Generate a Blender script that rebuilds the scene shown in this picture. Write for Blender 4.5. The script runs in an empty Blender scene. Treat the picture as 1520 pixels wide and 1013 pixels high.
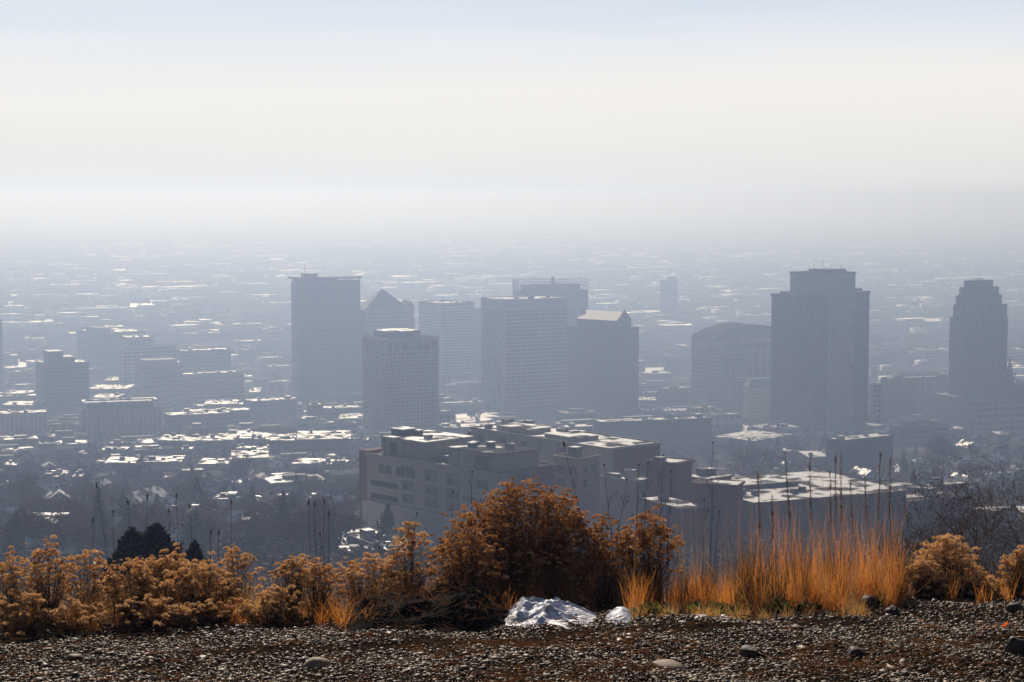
import bpy, math, random
import numpy as np
from mathutils import Vector, Matrix
R = random.Random(7)
NR = np.random.default_rng(11)
sc = bpy.context.scene
COL = sc.collection
rad = math.radians

# ------------------------------------------------------------------ camera
F = 2735.0; CX = 760.0; CY = 506.5; H = 220.0
TH = math.atan(216.5 / F)
ct, st = math.cos(TH), math.sin(TH)
cam_d = bpy.data.cameras.new('camera'); cam = bpy.data.objects.new('camera', cam_d); COL.objects.link(cam)
cam_d.sensor_width = 36.0; cam_d.lens = F / 1520 * 36.0
cam_d.clip_start = 0.1; cam_d.clip_end = 200000
cam.location = (0, 0, H); cam.rotation_euler = (math.pi / 2 - TH, 0, 0)
sc.camera = cam

def P(px, py, Y):
    dx = px - CX; dy = CY - py
    s = Y / (F * ct + dy * st)
    return Vector((dx * s, Y, H + (dy * ct - F * st) * s))
def KX(px, py=506.5):
    return (px - CX) / (F * ct + (CY - py) * st)

# ground drop below the camera by distance
GY = [-80, 0, 16.0, 17.2, 20, 40, 120, 300, 450, 700, 1000, 1400, 1900, 2300, 90000]
GD = [1.2, 1.6, 3.62, 4.05, 6.2, 15, 38, 72, 89, 119, 151, 184.5, 214, 219, 220]
def gzf(x, y):
    d = np.interp(y, GY, GD)
    tilt = np.clip(np.asarray(x, float), -9, 9) * 0.03 * np.clip((40 - np.asarray(y, float)) / 24, 0, 1)
    near = np.clip((22 - np.asarray(y, float)) / 6, 0, 1)
    bump = 0.018 * np.sin(np.asarray(x) * 2.1 + 1.3 * np.sin(np.asarray(y) * 1.7)) + 0.012 * np.sin(np.asarray(x) * 5.3 + np.asarray(y) * 3.1)
    far = np.clip((np.asarray(y, float) - 500) / 600, 0, 1) * np.clip((2600 - np.asarray(y, float)) / 600, 0, 1)
    roll = 1.5 * np.sin(np.asarray(x) * .011 + 1) * np.sin(np.asarray(y) * .009) * far
    return H - d + tilt + bump * near + roll
def gz(x, y): return float(gzf(x, y))
def G(px, py, up=0.0, y0=430, y1=9000):
    """where the ray of a pixel meets the ground raised by up"""
    lo = y0
    ys = np.geomspace(y0, y1, 500)
    for a, b in zip(ys[:-1], ys[1:]):
        p = P(px, py, b)
        if p.z <= gz(p.x, p.y) + up:
            for _ in range(12):
                m = (a + b) / 2; q = P(px, py, m)
                if q.z <= gz(q.x, q.y) + up: b = m
                else: a = m
            return P(px, py, b)
    return P(px, py, y1)

# ------------------------------------------------------------------ objects
def tag(o, label=None, cat=None, group=None, kind=None):
    if label: o['label'] = label
    if cat: o['category'] = cat
    if group: o['group'] = group
    if kind: o['kind'] = kind
    return o
def empty(name, loc=(0, 0, 0), rz=0.0):
    o = bpy.data.objects.new(name, None); COL.objects.link(o)
    o.location = loc; o.rotation_euler = (0, 0, rz); o.empty_display_size = 0.2
    return o
class MB:
    def __init__(s): s.v = []; s.f = []
    def box(s, x0, x1, y0, y1, z0, z1):
        n = len(s.v)
        s.v += [(x0,y0,z0),(x1,y0,z0),(x1,y1,z0),(x0,y1,z0),(x0,y0,z1),(x1,y0,z1),(x1,y1,z1),(x0,y1,z1)]
        s.f += [(n+3,n+2,n+1,n),(n+4,n+5,n+6,n+7),(n,n+1,n+5,n+4),(n+1,n+2,n+6,n+5),(n+2,n+3,n+7,n+6),(n+3,n,n+4,n+7)]
        return s
    def poly(s, pts):
        n = len(s.v); s.v += [tuple(p) for p in pts]; s.f.append(tuple(range(n, n + len(pts)))); return s
    def prism(s, pts, z0, z1):
        n = len(s.v); k = len(pts)
        s.v += [(p[0], p[1], z0) for p in pts] + [(p[0], p[1], z1) for p in pts]
        s.f.append(tuple(range(n + k - 1, n - 1, -1))); s.f.append(tuple(range(n + k, n + 2 * k)))
        for i in range(k):
            j = (i + 1) % k
            s.f.append((n + i, n + j, n + k + j, n + k + i))
        return s
    def tube(s, pts, rs, k=4):
        n = len(s.v)
        pts = [Vector(p) for p in pts]
        for i, p in enumerate(pts):
            t = (pts[min(i + 1, len(pts) - 1)] - pts[max(i - 1, 0)])
            t = t.normalized() if t.length > 1e-9 else Vector((0, 0, 1))
            a = t.cross(Vector((0.3, 1, 0.1))).normalized(); b = t.cross(a)
            for j in range(k):
                w = 2 * math.pi * j / k
                q = p + (a * math.cos(w) + b * math.sin(w)) * rs[i]
                s.v.append((q.x, q.y, q.z))
        for i in range(len(pts) - 1):
            for j in range(k):
                j2 = (j + 1) % k
                s.f.append((n + i * k + j, n + i * k + j2, n + (i + 1) * k + j2, n + (i + 1) * k + j))
        s.f.append(tuple(range(n + k - 1, n - 1, -1))); s.f.append(tuple(range(n + (len(pts) - 1) * k, n + len(pts) * k)))
        return s
    def mesh(s, name, m):
        me = bpy.data.meshes.new(name); me.from_pydata(s.v, [], s.f); me.materials.append(m); return me
    def build(s, name, m, parent=None, smooth=False):
        me = s.mesh(name, m)
        if smooth: me.shade_smooth()
        o = bpy.data.objects.new(name, me); COL.objects.link(o)
        if parent: o.parent = parent
        return o
def npmesh(name, V, Fc, m, parent=None, smooth=False):
    V = np.asarray(V, np.float32); Fc = np.asarray(Fc, np.int32)
    me = bpy.data.meshes.new(name); k = Fc.shape[1]
    me.vertices.add(len(V)); me.vertices.foreach_set('co', V.ravel())
    me.loops.add(Fc.size); me.loops.foreach_set('vertex_index', Fc.ravel())
    me.polygons.add(len(Fc)); me.polygons.foreach_set('loop_start', np.arange(0, Fc.size, k, dtype=np.int32))
    me.update(calc_edges=True); me.materials.append(m)
    if smooth: me.shade_smooth()
    o = bpy.data.objects.new(name, me); COL.objects.link(o)
    if parent: o.parent = parent
    return o
def rand_tris(C, size, aspect=1.0, up=None, rng=NR):
    """one randomly turned sliver per centre"""
    n = len(C); size = np.broadcast_to(size, (n,))[:, None]
    a = rng.normal(size=(n, 3))
    if up is not None: a = a * (1 - up) + np.array([0, 0, 1]) * up * 2
    a /= np.linalg.norm(a, axis=1)[:, None]
    b = np.cross(a, rng.normal(size=(n, 3))); b /= np.linalg.norm(b, axis=1)[:, None]
    V = np.stack([C - a * size * .5 - b * size * .5 * aspect, C - a * size * .5 + b * size * .5 * aspect, C + a * size * .6], 1)
    return V.reshape(-1, 3), np.arange(3 * n).reshape(-1, 3)

# ------------------------------------------------------------------ materials
def mat(name, col, rough=.8, spec=.3, metal=0.0, col2=None, scale=1.0, thr=None, bump=0.0, bscale=None, trans=0.0, tcol=None, stretch=None, island=0.0, detail=4, rough2=None, spec2=None):
    m = bpy.data.materials.new(name); m.use_nodes = True
    nt = m.node_tree; N = nt.nodes; L = nt.links
    b = N['Principled BSDF']; out = N['Material Output']
    b.inputs['Roughness'].default_value = rough; b.inputs['Specular IOR Level'].default_value = spec; b.inputs['Metallic'].default_value = metal
    b.inputs['Base Color'].default_value = (*col, 1)
    geo = N.new('ShaderNodeNewGeometry'); vec = geo.outputs['Position']
    if stretch:
        mp = N.new('ShaderNodeVectorMath'); mp.operation = 'MULTIPLY'; mp.inputs[1].default_value = stretch
        L.new(vec, mp.inputs[0]); vec = mp.outputs[0]
    csock = None
    if col2:
        no = N.new('ShaderNodeTexNoise'); no.inputs['Scale'].default_value = scale; no.inputs['Detail'].default_value = detail
        L.new(vec, no.inputs['Vector'])
        mr = N.new('ShaderNodeMapRange'); lo, hi = thr or (.35, .65)
        mr.inputs['From Min'].default_value = lo; mr.inputs['From Max'].default_value = hi
        L.new(no.outputs['Fac'], mr.inputs['Value'])
        for nm, v0, v1 in (('Roughness', rough, rough2), ('Specular IOR Level', spec, spec2)):
            if v1 is not None:
                q = N.new('ShaderNodeMapRange'); q.inputs['To Min'].default_value = v0; q.inputs['To Max'].default_value = v1
                L.new(mr.outputs[0], q.inputs['Value']); L.new(q.outputs[0], b.inputs[nm])
        mx = N.new('ShaderNodeMix'); mx.data_type = 'RGBA'
        mx.inputs['A'].default_value = (*col, 1); mx.inputs['B'].default_value = (*col2, 1)
        L.new(mr.outputs[0], mx.inputs['Factor']); csock = mx.outputs['Result']
    if island:
        hs = N.new('ShaderNodeHueSaturation'); m2 = N.new('ShaderNodeMapRange')
        m2.inputs['To Min'].default_value = 1 - island; m2.inputs['To Max'].default_value = 1 + island
        L.new(geo.outputs['Random Per Island'], m2.inputs['Value']); L.new(m2.outputs[0], hs.inputs['Value'])
        if csock: L.new(csock, hs.inputs['Color'])
        else: hs.inputs['Color'].default_value = (*col, 1)
        csock = hs.outputs['Color']
    if csock: L.new(csock, b.inputs['Base Color'])
    if bump:
        nb = N.new('ShaderNodeTexNoise'); nb.inputs['Scale'].default_value = bscale or scale * 3; nb.inputs['Detail'].default_value = 5
        L.new(vec, nb.inputs['Vector'])
        bp = N.new('ShaderNodeBump'); bp.inputs['Strength'].default_value = 1; bp.inputs['Distance'].default_value = bump
        L.new(nb.outputs['Fac'], bp.inputs['Height']); L.new(bp.outputs['Normal'], b.inputs['Normal'])
    if trans:
        t = N.new('ShaderNodeBsdfTranslucent'); ms = N.new('ShaderNodeMixShader'); ms.inputs[0].default_value = trans
        t.inputs['Color'].default_value = (*(tcol or col), 1)
        L.new(b.outputs[0], ms.inputs[1]); L.new(t.outputs[0], ms.inputs[2]); L.new(ms.outputs[0], out.inputs['Surface'])
    return m
M = {}
M['snow'] = mat('wet_snow', (.66,.65,.63), .5, .5, col2=(.10,.09,.08), scale=.17, thr=(.47,.56), rough2=.9, spec2=0., detail=7, bump=.03, bscale=.8)
M['snow_far'] = mat('icy_roof', (.75,.75,.75), .42, .6, col2=(.12,.12,.12), scale=.03, thr=(.48,.56), rough2=.9, spec2=0., detail=6)
M['gravelroof'] = mat('gravel_roof', (.09,.085,.08), .9, .0, col2=(.45,.45,.45), scale=.1, thr=(.58,.66), rough2=.5, spec2=.4)
M['conc'] = mat('pale_concrete', (.38,.36,.34), .8, .2, col2=(.32,.305,.29), scale=.05)
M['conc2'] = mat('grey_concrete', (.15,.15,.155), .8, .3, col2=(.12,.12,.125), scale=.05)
M['conc3'] = mat('mid_concrete', (.34,.325,.30), .8, .2, col2=(.29,.28,.26), scale=.05)
M['white'] = mat('white_render', (.37,.335,.28), .8, .1, col2=(.29,.265,.225), bump=.0, scale=.1)
M['tan'] = mat('tan_stone', (.33,.26,.21), .8, .3, col2=(.28,.22,.18), scale=.06)
M['brick'] = mat('red_brick', (.15,.05,.025), .85, .2, col2=(.10,.042,.028), scale=.3)
M['brownbrick'] = mat('brown_brick', (.085,.05,.035), .85, .2, col2=(.06,.04,.03), scale=.3)
M['glass'] = mat('dark_glass', (.015,.017,.02), .2, .35)
M['blueglass'] = mat('blue_glass', (.06,.085,.11), .15, .6)
M['darkwall'] = mat('dark_facade', (.075,.075,.08), .6, .4, col2=(.06,.06,.07), scale=.05)
M['bronze'] = mat('bronze_glass', (.05,.025,.015), .35, .3)
M['metal'] = mat('grey_metal', (.25,.25,.26), .5, .5, metal=.6)
M['greenroof'] = mat('green_copper', (.10,.16,.14), .6, .4)
M['sunroof'] = mat('pale_metal_roof', (.42,.38,.32), .55, .7)
M['bark'] = mat('bark', (.055,.045,.04), .9, .2)
M['twig'] = mat('bare_twigs', (.12,.075,.05), .9, .1, island=.5)
M['neartwig'] = mat('brown_twigs', (.06,.034,.018), .8, .2, island=.7, trans=.1, tcol=(.2,.09,.03))
M['pinegreen'] = mat('conifer_needles', (.03,.045,.028), .8, .2, island=.5)
M['deadleaf'] = mat('dead_leaves', (.055,.027,.011), .6, .35, island=.8, trans=.14, tcol=(.28,.10,.02))
M['head'] = mat('dry_flower', (.85,.58,.36), .5, .45, island=.95, trans=.42, tcol=(1,.57,.22), col2=(.14,.075,.032), scale=16, thr=(.45,.66))
M['head_dark'] = mat('dry_flower_brown', (.66,.38,.20), .5, .45, island=.95, trans=.30, tcol=(.92,.42,.12), col2=(.08,.038,.016), scale=14, thr=(.40,.64))
M['stem'] = mat('dry_stem', (.075,.042,.018), .6, .35, island=.8, trans=.14, tcol=(.34,.14,.03))
M['darkstem'] = mat('woody_stem', (.055,.032,.02), .8, .3, island=.4)
M['grass'] = mat('orange_grass', (.36,.13,.035), .5, .5, island=.8, trans=.5, tcol=(.90,.34,.065))
M['straw'] = mat('pale_straw', (.55,.40,.22), .5, .4, island=.45, trans=.4, tcol=(.8,.42,.12))
M['greenleaf'] = mat('low_green_leaves', (.05,.075,.02), .5, .4, island=.5, trans=.35, tcol=(.12,.16,.02))
M['litter'] = mat('dry_litter', (.38,.23,.11), .7, .2, island=.7, trans=.3, tcol=(.65,.38,.15))
M['stone'] = mat('pebbles', (.26,.165,.085), .55, .4, col2=(.07,.042,.02), scale=9, island=.55)
M['rock'] = mat('rock', (.06,.035,.025), .6, .4, col2=(.035,.02,.014), scale=14, bump=.006, bscale=60)
M['palerock'] = mat('pale_rock', (.35,.25,.17), .7, .4, col2=(.22,.15,.10), scale=14, bump=.006, bscale=60)
M['soil'] = mat('dark_soil', (.02,.012,.008), .95, .05, col2=(.01,.006,.004), scale=9, bump=.02, bscale=30)
M['nearsnow'] = mat('old_snow', (.74,.76,.86), .5, .3, col2=(.50,.47,.45), scale=9, thr=(.5,.7), bump=.012, bscale=26)
M['gravelbase'] = mat('gravel_soil', (.016,.011,.007), .95, .0, col2=(.032,.021,.012), scale=22, thr=(.4,.6), bump=.01, bscale=60)
M['hill'] = mat('hillside_soil', (.04,.028,.018), .95, .0, col2=(.07,.05,.03), scale=.5)
M['leafred'] = mat('red_leaf', (.85,.10,.02), .5, .3, trans=.5, tcol=(1, .16, .02))

def valley_material():
    m = bpy.data.materials.new('valley_ground'); m.use_nodes = True
    nt = m.node_tree; N = nt.nodes; L = nt.links; b = N['Principled BSDF']
    geo = N.new('ShaderNodeNewGeometry')
    rot = N.new('ShaderNodeVectorRotate'); rot.rotation_type = 'Z_AXIS'; rot.inputs['Angle'].default_value = rad(-20)
    L.new(geo.outputs['Position'], rot.inputs['Vector'])
    def noise(scale, detail, stretch=None):
        v = rot.outputs[0]
        if stretch:
            mm = N.new('ShaderNodeVectorMath'); mm.operation = 'MULTIPLY'; mm.inputs[1].default_value = stretch; L.new(v, mm.inputs[0]); v = mm.outputs[0]
        n = N.new('ShaderNodeTexNoise'); n.inputs['Scale'].default_value = scale; n.inputs['Detail'].default_value = detail; L.new(v, n.inputs['Vector']); return n.outputs['Fac']
    def rng(s, a, c, t0=0., t1=1.):
        r = N.new('ShaderNodeMapRange'); r.inputs['From Min'].default_value = a; r.inputs['From Max'].default_value = c
        r.inputs['To Min'].default_value = t0; r.inputs['To Max'].default_value = t1; L.new(s, r.inputs['Value']); return r.outputs[0]
    def mix(f, A, B):
        x = N.new('ShaderNodeMix'); x.data_type = 'RGBA'
        for nm, c in (('A', A), ('B', B)):
            if isinstance(c, tuple): x.inputs[nm].default_value = (*c, 1)
            else: L.new(c, x.inputs[nm])
        L.new(f, x.inputs['Factor']); return x.outputs['Result']
    c = mix(rng(noise(.006, 6), .4, .6), (.03,.027,.024), (.06,.054,.048))
    c = mix(rng(noise(.03, 5), .62, .68), c, (.36,.36,.37))
    # snowy lots, block by block
    vo = N.new('ShaderNodeTexVoronoi'); vo.distance = 'CHEBYCHEV'; vo.inputs['Scale'].default_value = .0085; L.new(rot.outputs[0], vo.inputs['Vector'])
    sx = N.new('ShaderNodeSeparateColor'); L.new(vo.outputs['Color'], sx.inputs[0])
    blk = rng(sx.outputs[0], .93, .94)
    pat = N.new('ShaderNodeMath'); pat.operation = 'MULTIPLY'; L.new(blk, pat.inputs[0]); L.new(rng(noise(.02, 4), .42, .5), pat.inputs[1])
    c = mix(pat.outputs[0], c, (.8,.8,.8))
    L.new(c, b.inputs['Base Color'])
    L.new(rng(pat.outputs[0], 0, 1, .85, .42), b.inputs['Roughness'])
    L.new(rng(pat.outputs[0], 0, 1, 0, .6), b.inputs['Specular IOR Level'])
    return m
M['valley'] = valley_material()
M['farblock'] = mat('far_dim_buildings', (.05,.046,.043), .9, .0)

# ------------------------------------------------------------------ terrain
def terrain(name, ys, m, ncol=200):
    u = np.linspace(-1, 1, ncol); u = np.sign(u) * (np.abs(u) ** 1.5)
    V = []; ys = np.array(ys, float)
    for y in ys:
        w = 14 + 1.0 * abs(y) if y < 20 else 14 + y
        x = u * w
        V.append(np.stack([x, np.full(ncol, y), gzf(x, np.full(ncol, y))], 1))
    V = np.concatenate(V); nr = len(ys)
    i = np.arange(nr - 1)[:, None] * ncol + np.arange(ncol - 1)[None, :]; i = i.ravel()
    Fc = np.stack([i, i + 1, i + ncol + 1, i + ncol], 1)
    o = npmesh(name, V, Fc, m, smooth=True); tag(o, kind='structure'); return o
terrain('gravel_ground', list(np.linspace(-60, 8, 18)) + list(np.linspace(8.3, 17.2, 40)), M['gravelbase'])
terrain('hillside', [17.2, 18, 19, 20, 24, 30, 40, 60, 90, 120, 180, 240, 300, 360, 420], M['hill'])
terrain('valley_floor', [420] + list(np.geomspace(440, 3000, 70)) + list(np.geomspace(3200, 70000, 30)), M['valley'])

# ------------------------------------------------------------------ city helpers
FOOT = []
class Bd:
    """a rectangular building: near corner at (xc, Y), faces to the left and right of it"""
    def __init__(s, name, label, xl, xc, xr, ytop, Y, a, group=None, cat='building', base=None, h=None, wl=None, wr=None):
        a = rad(a); p = P(xc, ytop, Y)
        k = lambda px: KX(px, ytop)
        s.L = wl or max(2, (p.x - k(xl) * Y) / (math.cos(a) + k(xl) * math.sin(a)))
        s.W = wr or max(2, (k(xr) * Y - p.x) / (math.sin(a) - k(xr) * math.cos(a)))
        cx = p.x + s.W / 2 * math.sin(a) - s.L / 2 * math.cos(a); cy = Y + s.W / 2 * math.cos(a) + s.L / 2 * math.sin(a)
        s.L = min(s.L, 22 if (a > rad(65.5) and not wl) else 70); cx = p.x + s.W / 2 * math.sin(a) - s.L / 2 * math.cos(a); cy = Y + s.W / 2 * math.cos(a) + s.L / 2 * math.sin(a)
        b = min(gz(p.x, Y), gz(cx, cy)) - .5 if base is None else base
        s.base = b; s.h = p.z - b if h is None else h
        s.root = empty(name, (p.x, Y, b), math.pi / 2 - a); tag(s.root, label, cat, group)
        FOOT.append((cx, cy, .6 * max(s.W, s.L) + 12)); s.Y = Y; s.a = a
    def zrow(s, py): return P(CX, py, s.Y).z - s.base
    def box(s, name, m, x0, x1, y0, y1, z0, z1, parent=None):
        return MB().box(x0, x1, y0, y1, z0, z1).build(name, m, parent or s.root)
    def wall(s, m, h=None, name='wall'):
        return s.box(name, m, 0, s.W, 0, s.L, 0, h or s.h)
    def slabs(s, m, n, th, z0, z1, vol=None, proud=.25, name='floor_band'):
        x0, x1, y0, y1 = vol or (0, s.W, 0, s.L)
        for i in range(n):
            z = z0 + (z1 - z0) * i / n
            s.box(name, m, x0 - proud, x1 + proud, y0 - proud, y1 + proud, z, z + th)
    def piers(s, m, nx, ny, w, z0, z1, vol=None, proud=.4, name='pier'):
        x0, x1, y0, y1 = vol or (0, s.W, 0, s.L)
        for i in range(nx + 1):
            x = x0 + (x1 - x0) * i / nx; x = min(max(x, x0 + w / 2 - proud), x1 - w / 2 + proud)
            for ya, yb in ((y0 - proud, y0 + .1),):
                s.box(name, m, x - w / 2, x + w / 2, ya, yb, z0, z1)
        for i in range(1, ny + 1):
            y = y0 + (y1 - y0) * i / ny; y = min(y, y1 - w / 2 + proud)
            s.box(name, m, x0 - proud, x0 + .1, y - w / 2, y + w / 2, z0, z1)
    def roof(s, m=None, h=None, vol=None, par=.9, parm=None, units=2, inset=.6, seed=0):
        x0, x1, y0, y1 = vol or (0, s.W, 0, s.L); h = h or s.h
        if par:
            e = .45; t = .35; mb = MB(); z0, z1 = h - .3, h + par
            mb.box(x0 - e, x1 + e, y0 - e, y0 - e + t, z0, z1); mb.box(x0 - e, x1 + e, y1 + e - t, y1 + e, z0, z1)
            mb.box(x0 - e, x0 - e + t, y0 - e + t, y1 + e - t, z0, z1); mb.box(x1 + e - t, x1 + e, y0 - e + t, y1 + e - t, z0, z1)
            mb.build('parapet', parm or M['conc2'], s.root)
        s.box('roof', m or M['snow'], x0 + .02, x1 - .02, y0 + .02, y1 - .02, h + .01, h + .2)
        r = random.Random(seed + int(x1 * 7 + y1 * 3))
        for i in range(units):
            w = min(r.uniform(1.5, 5), (x1 - x0) * .3); d = min(r.uniform(1.5, 5), (y1 - y0) * .3); hh = r.uniform(1, 2.6)
            x = r.uniform(x0 + 1, max(x0 + 1.1, x1 - w - 1)); y = r.uniform(y0 + 1, max(y0 + 1.1, y1 - d - 1))
            u = s.box('rooftop_unit', r.choice([M['conc2'], M['metal'], M['darkwall'], M['conc']]), x, x + w, y, y + d, h + .2, h + .2 + hh)
            s.box('snow_cap', M['snow'], x + .05, x + w - .05, y + .05, y + d - .05, h + .2 + hh, h + .35 + hh, u)

# ------------------------------------------------------------------ skyline towers
# 1 tall glass office tower with helipad rim
b = Bd('office_tower', 'tallest blue glass office tower at left, flat overhanging helipad rim and mast on top', 432, 441, 534, 420, 1900, 68)
b.wall(M['blueglass']); b.slabs(M['conc2'], 24, 1.0, 8, b.h - 1); b.piers(M['conc2'], 11, 5, .7, 0, b.h - .5)
b.roof(M['gravelroof'], units=0, par=1.2)
z = b.zrow(414)
b.box('helipad_rim', M['conc2'], -3, b.W + 1.5, -3, b.L + 2, z - .8, z + 1.4)
b.box('roof_core', M['darkwall'], 1, b.W * .66, 3, b.L - 2, b.h + .2, z - .8)
for x in (b.W * .8, b.W - .6): b.box('column', M['conc2'], x - .6, x + .6, 0.3, 1.5, b.h + .2, z - .8)
b.box('penthouse', M['darkwall'], b.W * .12, b.W * .34, 3, 14, z + 1.4, b.zrow(406.5)); 
mb = MB().tube([(b.W * .14, 4, z + 1.4), (b.W * .14, 4, b.zrow(393))], [.45, .25], 6); mb.build('mast', M['metal'], b.root)

# 2 pyramid roofed tower
b = Bd('pyramid_tower', 'tower with dark pyramid roof directly right of the tallest glass tower', 530, 543, 605, 460, 1960, 62)
b.wall(M['tan']); b.slabs(M['blueglass'], 20, 1.9, 10, b.h - 2, proud=.12, name='window_band'); b.piers(M['tan'], 6, 4, 1.6, 0, b.h - .5)
c = (b.W / 2, b.L / 2, b.zrow(430) + 0)
mb = MB(); e = .8; q = [(-e, -e, b.h), (b.W + e, -e, b.h), (b.W + e, b.L + e, b.h), (-e, b.L + e, b.h)]
for i in range(4): mb.poly([q[i], q[(i + 1) % 4], c])
mb.poly(q[::-1]).build('pyramid_roof', M['darkwall'], b.root)
b.box('side_wing', M['tan'], b.W + .5, b.W + 9, 2, b.L - 2, 0, b.h + 2)
mb = MB(); zt = b.h + 2
mb.v += [(b.W + .5, 1.9, zt), (b.W + 9, 1.9, zt), (b.W + 4.5, 1.9, zt + 6), (b.W + .5, b.L - 1.9, zt), (b.W + 9, b.L - 1.9, zt), (b.W + 4.5, b.L - 1.9, zt + 6)]
mb.f += [(0, 1, 2), (5, 4, 3), (0, 2, 5, 3), (1, 4, 5, 2), (0, 3, 4, 1)]; mb.build('gable_roof', M['darkwall'], b.root)
b.box('low_wing', M['conc2'], -14, -.3, 4, b.L - 3, 0, b.zrow(460))

# 3 pair of glass slabs behind
b = Bd('glass_office_block', 'pale blue glass office block between pyramid tower and gridded bank tower', 622, 652, 703, 452, 2150, 60)
b.wall(M['blueglass']); b.slabs(M['conc'], 24, 1.1, 8, b.h - 1); b.piers(M['conc2'], 5, 3, .8, 0, b.h - .5); b.roof(par=1.5, units=3)
b.box('corner_shaft', M['conc'], -.8, 3, -.8, 3, 0, b.h + 1.2)
b = Bd('slim_office_slab', 'dim narrow slab tucked against the left side of the gridded bank tower', 690, 698, 722, 460, 2250, 60)
b.wall(M['blueglass']); b.slabs(M['darkwall'], 20, 1.2, 8, b.h - 1); b.roof(par=1, units=1)

# 4 white tower with small square windows
b = Bd('bank_tower', 'white tower with small square windows and large arcade openings under its roof', 539, 572, 650, 506, 1350, 60)
b.box('wall', M['glass'], 0, b.W, 0, b.L, 0, b.h)
zt = b.zrow(525); n = 24
nx, ny = 14, 7
b.slabs(M['conc'], n, 1.9, 1, zt - 1, proud=.3, name='spandrel')
b.piers(M['conc'], nx, ny, 1.55, 0, zt, proud=.45)
b.box('cornice', M['conc'], -.6, b.W + .6, -.6, b.L + .6, zt, zt + 1.4)
b.piers(M['conc'], 7, 4, 2.2, zt + 1.4, b.h - 1, proud=.55, name='crown_pier')
b.box('cornice', M['conc'], -.7, b.W + .7, -.7, b.L + .7, b.h - 1, b.h + 1.2)
b.roof(M['gravelroof'], h=b.h + 1.2, par=0, units=0)
pz = b.zrow(495)
b.box('penthouse', M['conc2'], b.W * .12, b.W * .72, 5, b.L * .8, b.h + 1.4, pz)
b.box('penthouse_roof', M['snow'], b.W * .12 - .4, b.W * .72 + .4, 4.6, b.L * .8 + .4, pz, pz + .8)

# 5 gridded bank tower, dark glass in a pale grid
b = Bd('grid_tower', 'wide tower with pale grid over dark glass and blank sign band on top', 715, 747, 841, 446, 1750, 60)
b.wall(M['glass']); zt = b.zrow(461.5)
b.slabs(M['conc'], 25, .8, 6, zt, proud=.3, name='spandrel'); b.piers(M['conc'], 19, 7, .6, 0, zt, proud=.42)
for (x, y) in ((-.6, -.6),): b.box('corner_pier', M['conc'], x, 2.2, y, 2.2, 0, b.h + .2)
b.box('sign_band', M['conc'], -.5, b.W + .5, -.5, b.L + .5, zt, b.h)
r = random.Random(3)
def letters(n, x0, x1, z, hgt, along):
    mb = MB(); st_ = (x1 - x0) / n
    for i in range(n):
        h_ = hgt * r.choice([.6, .6, .6, 1.0]); x = x0 + i * st_; t = st_ * .16
        w = st_ * .72
        segs = [(x, x + t, z, z + h_), (x + w - t, x + w, z, z + hgt * .6), (x + t, x + w - t, z + hgt * .6 - t, z + hgt * .6)]
        if r.random() < .5: segs.append((x + t, x + w - t, z, z + t))
        for a0, a1, c0, c1 in segs:
            if along == 'x': mb.box(a0, a1, -.75, -.5, c0, c1)
            else: mb.box(-.75, -.5, b.L - a1, b.L - a0, c0, c1)
    mb.build('sign_lettering', M['darkwall'], b.root)
letters(7, 6, b.L - 9, zt + 3.2, 2.6, 'y'); letters(9, 4, b.W * .46, zt + 3.2, 3.0, 'x')
b.roof(M['snow'], par=.8, units=4, parm=M['conc'])

# 6 office tower with lattice crown behind it
b = Bd('crown_tower', 'dark glass tower behind the gridded tower, open lattice screen round its roof', 760, 770, 873, 432, 2080, 72)
b.wall(M['blueglass']); b.slabs(M['conc2'], 24, 1.2, 6, b.h - 1, proud=.2)
zt = b.zrow(415.5)
b.box('plant_room', M['conc2'], 8, b.W - 8, 5, b.L - 5, b.h, b.h + (zt - b.h) * .55)
for i in range(34):
    x = -.4 + (b.W + .4) * i / 33.0
    b.box('screen_post', M['metal'], x, x + .45, -.4, .05, b.h, zt)
for i in range(1, 9):
    y = b.L * i / 8.0
    b.box('screen_post', M['metal'], -.4, .05, y - .45, y, b.h, zt)
for zz in (b.h + .3, b.h + (zt - b.h) * .33, b.h + (zt - b.h) * .66, zt - .3):
    b.box('screen_rail', M['metal'], -.5, b.W + .5, -.52, -.1, zz, zz + .5)
    b.box('screen_rail', M['metal'], -.52, -.1, -.05, b.L, zz, zz + .5)
    b.box('screen_rail', M['metal'], -.5, b.W + .5, b.L, b.L + .4, zz, zz + .5)
b.box('steam_vent', M['sunroof'], b.W * .5, b.W * .5 + 3, 6, 9, b.h, zt + 3)

# 7 dark glass tower with chamfered top
b = Bd('dark_glass_tower', 'dark brown glass tower with sloped pale metal roof, right of the gridded tower', 842, 917, 948, 489, 1640, 38)
b.wall(M['bronze']); b.slabs(M['darkwall'], 28, .5, 4, b.h - 1, proud=.08); b.piers(M['darkwall'], 9, 18, .35, 0, b.h - .4, proud=.2, name='mullion')
b.roof(M['gravelroof'], par=.5, units=0)
ub = [4, b.W - 6, 4, b.L - 8]; z1 = b.zrow(477); z2 = b.zrow(464.5)
x0, x1, y0, y1 = ub
b.box('upper_storeys', M['bronze'], x0, x1, y0, y1, b.h + .2, z1)
mb = MB(); ym = (x0 + x1) / 2
mb.v += [(x0, y0, z1), (x1, y0, z1), ((x0 + x1) / 2, y0, z2), (x0, y1, z1), (x1, y1, z1), ((x0 + x1) / 2, y1, z2)]
mb.f += [(0, 1, 2), (5, 4, 3), (1, 4, 5, 2), (0, 3, 4, 1), (0, 2, 5, 3)]
mb.build('sloped_roof', M['sunroof'], b.root)
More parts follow.
